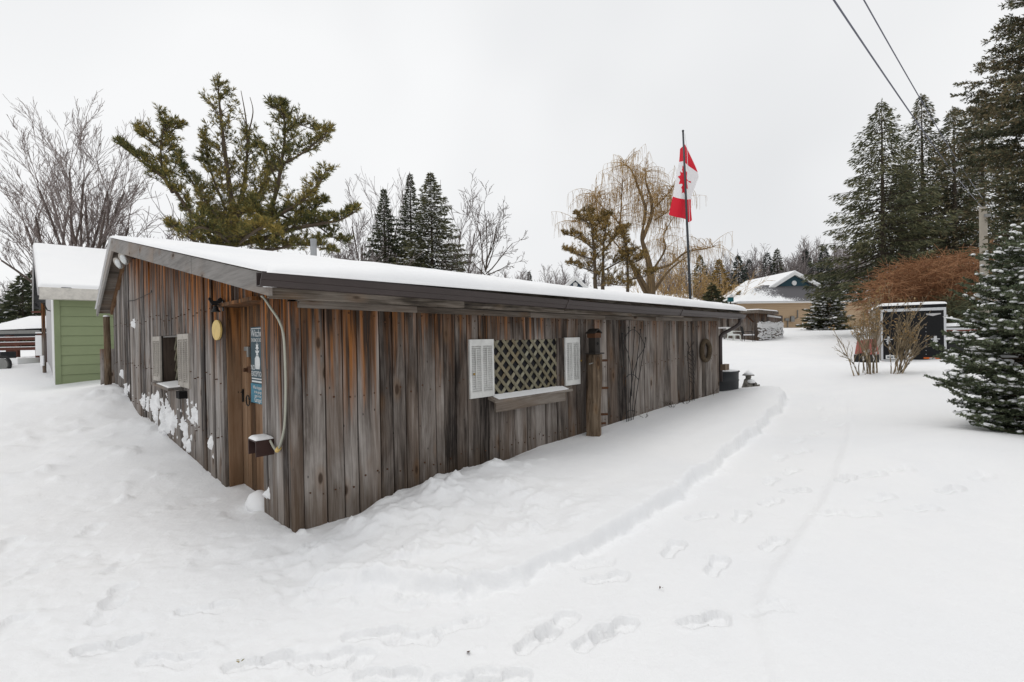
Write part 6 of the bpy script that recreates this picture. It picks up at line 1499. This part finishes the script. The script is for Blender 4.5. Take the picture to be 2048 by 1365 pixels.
m_ = MB(); m_.tube([(-.02, TL*.45-.45, -.05), (-.02, TL*.45-.3, .2), (-.02, TL*.45+.3, .2), (-.02, TL*.45+.45, -.05)], .03, 6); m_.build('fender', M['alu'], tl)
for x in (-.13, w+.01): MB().tube([(x, TL*.45, -.15), (x+.12, TL*.45, -.15)], .32, 16).build('wheel', M['black'], tl)
snow_sheet(-.03, w+.03, -.05, TL, lambda y: ht-.018, lambda X, Y: .10+0*X, 8, 10, 'roof_snow', tl, M['snow_cap'], ex=.10, ey=.10)
# red boxy machine behind the shrub, and the red sided flat trailer to the right
p = base_at(1733, 690, 16.5); rm = thing('red_machine', 'faded red machine half hidden behind leafless shrub', 'machine', p, .4)
MB().hexa([(-.24, -.25, .28), (.24, -.25, .28), (.24, .25, .28), (-.24, .25, .28), (-.18, -.2, .80), (.18, -.2, .80), (.18, .2, .74), (-.18, .2, .74)]).build('hood', M['redpaint'], rm)
MB().box((-.28, -.25, .0), (.26, .25, .27)).build('chassis', M['black2'], rm); MB().tube([(-.32, 0, .12), (-.26, 0, .12)], .2, 12).build('wheel', M['black'], rm); MB().tube([(.28, 0, .12), (.34, 0, .12)], .2, 12).build('wheel', M['black'], rm)
MB().lathe([(.2, .79), (.16, .84), (0, .86)], (0, 0, 0), 10).build('snow', M['snow_cap'], rm, smooth=True)
p = base_at(1930, 690, 17.5); rt = thing('red_boat', 'red and black boat hull under snow right of black trailer', 'boat', p, math.radians(-6))
def ring(x, s_, z0, z1): return [(x, -.55*s_, z1), (x, -.42*s_, z0), (x, .42*s_, z0), (x, .55*s_, z1)]
secs = [(-1.5, 1, .38, .95), (-.6, 1, .35, .93), (.6, .95, .36, .95), (1.6, .6, .45, 1.02), (2.2, .08, .62, 1.1)]
def hull(z_lo, z_hi, nm, mat):
    vs, fs = [], []
    for x, s_, a, b2 in secs:
        lo, hi = a+(b2-a)*z_lo, a+(b2-a)*z_hi; vs += [(x, -(.40+.15*z_hi)*s_, hi), (x, -(.40+.15*z_lo)*s_, lo), (x, (.40+.15*z_lo)*s_, lo), (x, (.40+.15*z_hi)*s_, hi)]
    for k in range(len(secs)-1):
        for e in range(4): fs.append((4*k+e, 4*k+(e+1) % 4, 4*k+4+(e+1) % 4, 4*k+4+e))
    fs += [(3, 2, 1, 0), tuple(4*(len(secs)-1)+q for q in range(4))]
    return MB().add(vs, fs).build(nm, mat, rt)
hull(0, .45, 'lower_hull', M['trailer']); hull(.452, .93, 'upper_hull', M['boatred']); hull(.932, 1.06, 'gunwale', M['alu'])
MB().hexa([(-1.5, -.5, 1.0), (1.6, -.3, 1.08), (1.6, .3, 1.08), (-1.5, .5, 1.0), (-1.4, -.4, 1.12), (1.5, -.2, 1.18), (1.5, .2, 1.18), (-1.4, .4, 1.12)]).build('snow', M['snow_cap'], rt)
MB().tube([(-.8, -.62, .25), (-.8, -.5, .25)], .3, 14).build('wheel', M['black'], rt)
MB().hexa([(-1.2, -.75, .52), (-.4, -.75, .52), (-.4, -.5, .52), (-1.2, -.5, .52), (-1.1, -.72, .68), (-.5, -.72, .68), (-.5, -.52, .68), (-1.1, -.52, .68)]).build('fender_snow', M['snow_cap'], rt)
# leafless shrubs
def shrub(name, label, pxbase, Yd, tips, seed, group, leaves=140, depth=2, r0=.018):
    rng = np.random.default_rng(seed); b = base_at(*pxbase, Yd); P0, P1, R0, R1 = [], [], [], []
    for k, (u, v, du) in enumerate(tips):
        e = at(u, v, Yd+rng.uniform(-.35, .35))-b; s = np.array([du, rng.uniform(-.08, .08), gz(b[0]+du, b[1])-b[2]-.05]); L = np.linalg.norm(e-s)
        grow(rng, P0, P1, R0, R1, s, (e-s)/L, L*.8, r0*rng.uniform(.7, 1.2), depth, dict(seg=6, wob=.09, up=.03, kids=1, ang=(.18, .5), ratio=(.30, .5), rr=.6, rmin=.0035))
    P0, P1, R0, R1 = map(np.array, (P0, P1, R0, R1)); t = thing(name, label, 'bush', b, 0, group)
    V_, F_ = tubes_np(P0, P1, R0, R1, 4); link('stems', np_mesh('stems', V_, [F_]), M['shrub'], t)
    tips_ = P1[R1 < .0065]; tips_ = tips_[tips_[:, 2] > np.percentile(tips_[:, 2], 45)]
    if leaves and len(tips_):
        ix = rng.integers(0, len(tips_), leaves); P = tips_[ix]+rng.normal(size=(leaves, 3))*.03
        V_, F_ = blades_np(P, rng.normal(size=(leaves, 3))+[0, 0, -.2], .06*rng.uniform(.6, 1.4, leaves), .018, rng)
        link('leaves', np_mesh('leaves', V_, [F_]), M['dryleaf'], t)
    k = (R0 > .009) & (P0[:, 2] < .5) & (rng.uniform(size=len(P0)) < .5)
    if k.any():
        V_, F_ = blobs_np((P0[k]+P1[k])/2+[0, 0, .012], P1[k]-P0[k], .07, .018, .012); link('snow', np_mesh('snow', V_, F_), M['snow_cap'], t, smooth=True, kind='stuff')
    return t
shrub('leafless_shrub', 'leafless multi stemmed shrub with dried leaves left of trailer', (1745, 742), 11.6, [(1690, 690, -.35), (1682, 672, -.45), (1700, 650, -.2), (1712, 640, -.1), (1722, 615, -.1), (1738, 610, .0), (1750, 600, .05), (1728, 650, -.1), (1757, 625, .1), (1700, 625, -.3), (1745, 640, .0), (1716, 690, -.25), (1735, 600, .1), (1710, 605, -.1)], 81, 'leafless shrubs by the trailer', 420)
shrub('leafless_shrub', 'leafless upright shrub right in front of trailer door', (1790, 750), 11.2, [(1790, 640, -.05), (1800, 625, 0), (1810, 640, .1), (1822, 632, .05), (1832, 650, .1), (1840, 640, .15), (1800, 660, -.05), (1815, 670, .1), (1826, 690, .15), (1845, 665, .15), (1852, 680, .15), (1805, 620, 0), (1782, 655, -.05), (1835, 700, .15)], 82, 'leafless shrubs by the trailer', 160)

# ------------------------------------------------------------------ far left: green shed, deck, cabin
Gc = at(113, 768, 13.0); Gc[2] = gz(Gc[0], Gc[1])-.15
gs = thing('green_shed', 'sage green board shed with snowy roof left of the wooden shed', 'shed', Gc, ANG)
wt = at(113, 598, 13.0)[2]-Gc[2]; gl_w, gl_d = 4.2, 5.0
MB().box((.02, .02, -.3), (gl_w, gl_d, wt)).build('wall_core', M['green2'], gs)
zz = [-.25]; z = at(113, 769, 13)[2]-Gc[2]
for k in range(12):
    z0 = z-.02+k*.268; z1 = min(z0+.264, wt)
    if z0 > wt-.05: break
    MB().hexa([(.10, -.030, z0), (gl_w, -.030, z0), (gl_w, .019, z0), (.10, .019, z0), (.10, -.008, z1), (gl_w, -.008, z1), (gl_w, .019, z1), (.10, .019, z1)]).build('siding_board', M['green'], gs)
MB().box((-.02, -.045, -.3), (.098, .0, wt)).build('corner_board', M['green2'], gs)
MB().box((-.03, .0, -.3), (.0, 1.1, wt+.2)).build('corner_board', M['trimw'], gs)
MB().box((-.02, 1.1, -.3), (.0, gl_d, wt+.6)).build('gable_wall', M['lilac'], gs)
rx0 = -.30; ry0, rz0 = -.36, at(80, 577, 13)[2]-Gc[2]-.02; ryr, rzr = 3.7, 4.82-Gc[2]
MB().box((rx0, ry0-.03, rz0-.30), (gl_w, ry0, rz0)).build('fascia_board', M['oldwhite'], gs)
MB().box((rx0, ry0, rz0-.30), (gl_w, .0, rz0-.27)).build('soffit', M['oldwhite'], gs)
sl = (rzr-rz0)/(ryr-ry0)
MB().hexa([(rx0, ry0, rz0-.04), (gl_w, ry0, rz0-.04), (gl_w, ryr, rzr-.04), (rx0, ryr, rzr-.04), (rx0, ry0, rz0), (gl_w, ry0, rz0), (gl_w, ryr, rzr), (rx0, ryr, rzr)]).build('roof', M['shingle'], gs)
MB().hexa([(rx0, ryr+.002, rzr-.04), (gl_w, ryr+.002, rzr-.04), (gl_w, ryr+2.6, rzr-1.9), (rx0, ryr+2.6, rzr-1.9), (rx0, ryr+.002, rzr), (gl_w, ryr+.002, rzr), (gl_w, ryr+2.6, rzr-1.85), (rx0, ryr+2.6, rzr-1.85)]).build('roof', M['shingle'], gs)
for (ya, za, yb, zb_) in ((ry0, rz0, ryr, rzr), (ryr, rzr, ryr+2.6, rzr-1.86)):
    MB().hexa([(rx0-.03, ya, za-.22), (rx0-.002, ya, za-.22), (rx0-.002, yb, zb_-.22), (rx0-.03, yb, zb_-.22), (rx0-.03, ya, za+.01), (rx0-.002, ya, za+.01), (rx0-.002, yb, zb_+.01), (rx0-.03, yb, zb_+.01)]).build('rake_board', M['lilac'], gs)
snow_sheet(rx0-.02, gl_w, ry0-.02, ryr+.05, lambda y: rz0+(min(y, ryr)-ry0)*sl+.003, lambda X, Y: .10+0*X, 16, 14, 'roof_snow', gs, M['snow_cap'], ex=.08, ey=.08)
for k in range(6): MB().hexa([(.1+k*.75, -.39, rz0-.005), (.35+k*.75, -.39, rz0-.005), (.35+k*.75, -.36, rz0-.005), (.1+k*.75, -.36, rz0-.005), (.13+k*.75, -.385, rz0+.015), (.3+k*.75, -.385, rz0+.015), (.3+k*.75, -.36, rz0+.03), (.13+k*.75, -.36, rz0+.03)]).build('shingle_edge', M['shingle'], gs)
# fence post and board stub between the sheds
p = at(216, 770, 11.0); p[2] = gz(p[0], p[1])-.2; hgt = at(216, 634, 11.0)[2]-p[2]
fpz = thing('fence_post', 'round grey post capped with snow between the two sheds', 'post', p)
MB().tube([(0, 0, 0), (.01, 0, hgt*.5), (0, 0, hgt)], [.07, .066, .062], 10).build('shaft', M['log'], fpz, smooth=True); MB().lathe([(.062, 0), (.055, .03), (0, .045)], (0, 0, hgt), 10).build('snow', M['snow_cap'], fpz, smooth=True)
p = at(226, 770, 11.6); p[2] = gz(p[0], p[1])-.2
gt_ = thing('board_gate', 'short weathered board gate between post and shed corner', 'gate', p, math.radians(20))
for k in range(4): MB().box((-.24+k*.11, -.012, 0), (-.135+k*.11, .012, 1.05+.02*(k % 2))).build('board', M['plank_g'], gt_)
m_ = MB(); m_.box((-.25, .013, .75), (.2, .04, .83)); m_.box((-.25, .013, .3), (.2, .04, .38)); m_.build('rail', M['plank'], gt_)
# hook bracket on a slim post by the green shed door
p = at(89, 735, 14.2); p[2] = gz(p[0], p[1])-.1; ht_ = at(89, 606, 14.2)[2]-p[2]
hk = thing('scroll_hook_post', 'slim dark post with black scroll hook by green shed', 'post', p)
MB().box((-.03, -.03, 0), (.03, .03, ht_)).build('shaft', M['plank'], hk)
MB().tube([(-.14, -.02, ht_-.05), (-.11, -.02, ht_-.13), (-.18, -.02, ht_-.10), (-.19, -.02, ht_-.0), (-.08, -.02, ht_+.05), (.06, -.02, ht_-.05), (.14, -.02, ht_-.22), (.28, -.02, ht_-.26), (.31, -.02, ht_-.19)], .016, 6).build('scroll', M['black'], hk, smooth=True)
MB().beam((-.3, -.02, ht_-.27), (-.02, -.02, ht_-.27), .05, .05).build('arm', M['deckred'], hk)
MB().box((-.06, -.07, .3), (.03, -.032, .6)).build('snow', M['snow_cap'], hk)
# deck with railing
Yk = 17.
k0 = at(-40, 700, Yk); k1 = at(84, 700, Yk); gk = min(gz(k0[0], k0[1]), gz(k1[0], k1[1]))
dz = lambda v: at(40, v, Yk)[2]-gk
dkk = thing('deck', 'red brown wooden deck with rail and thick snow', 'deck', (k0[0], Yk, gk)); wd_ = k1[0]-k0[0]
for v0, v1 in ((675, 681), (685, 691), (695, 701)):
    rl = MB().box((0, -.03, dz(v1)), (wd_, .03, dz(v0))).build('rail', M['deckred'], dkk); MB().box((0, -.035, dz(v0)+.001), (wd_-.1, .035, dz(v0)+.022)).build('snow', M['snow_cap'], rl)
for u in (14, 73, -35):
    x = at(u, 700, Yk)[0]-k0[0]; MB().box((x-.08, .031, -.2), (x+.08, .19, dz(671))).build('post', M['deckred'], dkk)
x = at(86, 700, Yk)[0]-k0[0]; pp = MB().box((x-.1, -.1, -.2), (x+.1, .1, dz(668))).build('post', M['deckred'], dkk); MB().box((x-.11, -.16, dz(712)), (x+.11, -.101, dz(672))).build('snow', M['snow_cap'], pp); MB().box((x-.13, -.13, dz(668)+.001), (x+.13, .13, dz(668)+.05)).build('snow', M['snow_cap'], pp)
MB().box((-.3, -.9, dz(731)), (wd_+.02, .9, dz(728)-.0)).build('platform', M['deckred'], dkk); MB().box((-.3, -.85, dz(728)+.001), (wd_, .9, dz(716))).build('platform_snow', M['snow_cap'], dkk)
MB().box((-.3, -1.7, dz(747)), (wd_-1.0, -.92, dz(744))).build('step', M['deckred'], dkk); MB().box((-.3, -1.7, dz(744)+.001), (wd_-1.0, -.92, dz(733))).build('step_snow', M['snow_cap'], dkk)
Yc = 24.; c0 = at(-60, 660, Yc); c1 = at(92, 660, Yc); gc = gz(c1[0], Yc); z = lambda v: at(40, v, Yc)[2]-gc; w_ = c1[0]-c0[0]
cb_ = thing('hip_roof_cabin', 'low grey cabin with snowy hip roof behind the deck', 'cabin', (c0[0], Yc, gc))
MB().box((.2, .3, z(673)), (w_-.5, 4, z(662))).build('eave_band', M['tank'], cb_)
for x in (.4, w_*.5, w_-.8): MB().box((x-.08, .35, -.3), (x+.08, .5, z(673)-.002)).build('post', M['deckred'], cb_)
a = at(20, 628, Yc)[0]-c0[0]
MB().hexa([(0, 0, z(661)), (w_, 0, z(657)), (w_, 4.5, z(657)), (0, 4.5, z(661)), (1.0, 2, z(628)), (a, 2, z(628)), (a, 2.5, z(628)), (1.0, 2.5, z(628))]).build('roof_snow', M['snow_cap'], cb_)
MB().box((0.02, .02, z(668)), (w_-.35, .08, z(661)-.003)).build('fascia', M['zinc'], cb_)
p = base_at(6, 752, 14.5); tyr = thing('yard_cart', 'small cart with its wheel poking out of snow at left edge', 'cart', p); MB().box((-.9, .05, .3), (-.1, .5, .5)).build('tray', M['tank'], tyr)
MB().tube([(.24*math.cos(t), 0, .12+.24*math.sin(t)) for t in np.linspace(0, 2*math.pi, 20)], .035, 6).build('tyre', M['black'], tyr); MB().tube([(0, -.03, .12), (0, .03, .12)], .18, 16).build('rim', M['zinc'], tyr)
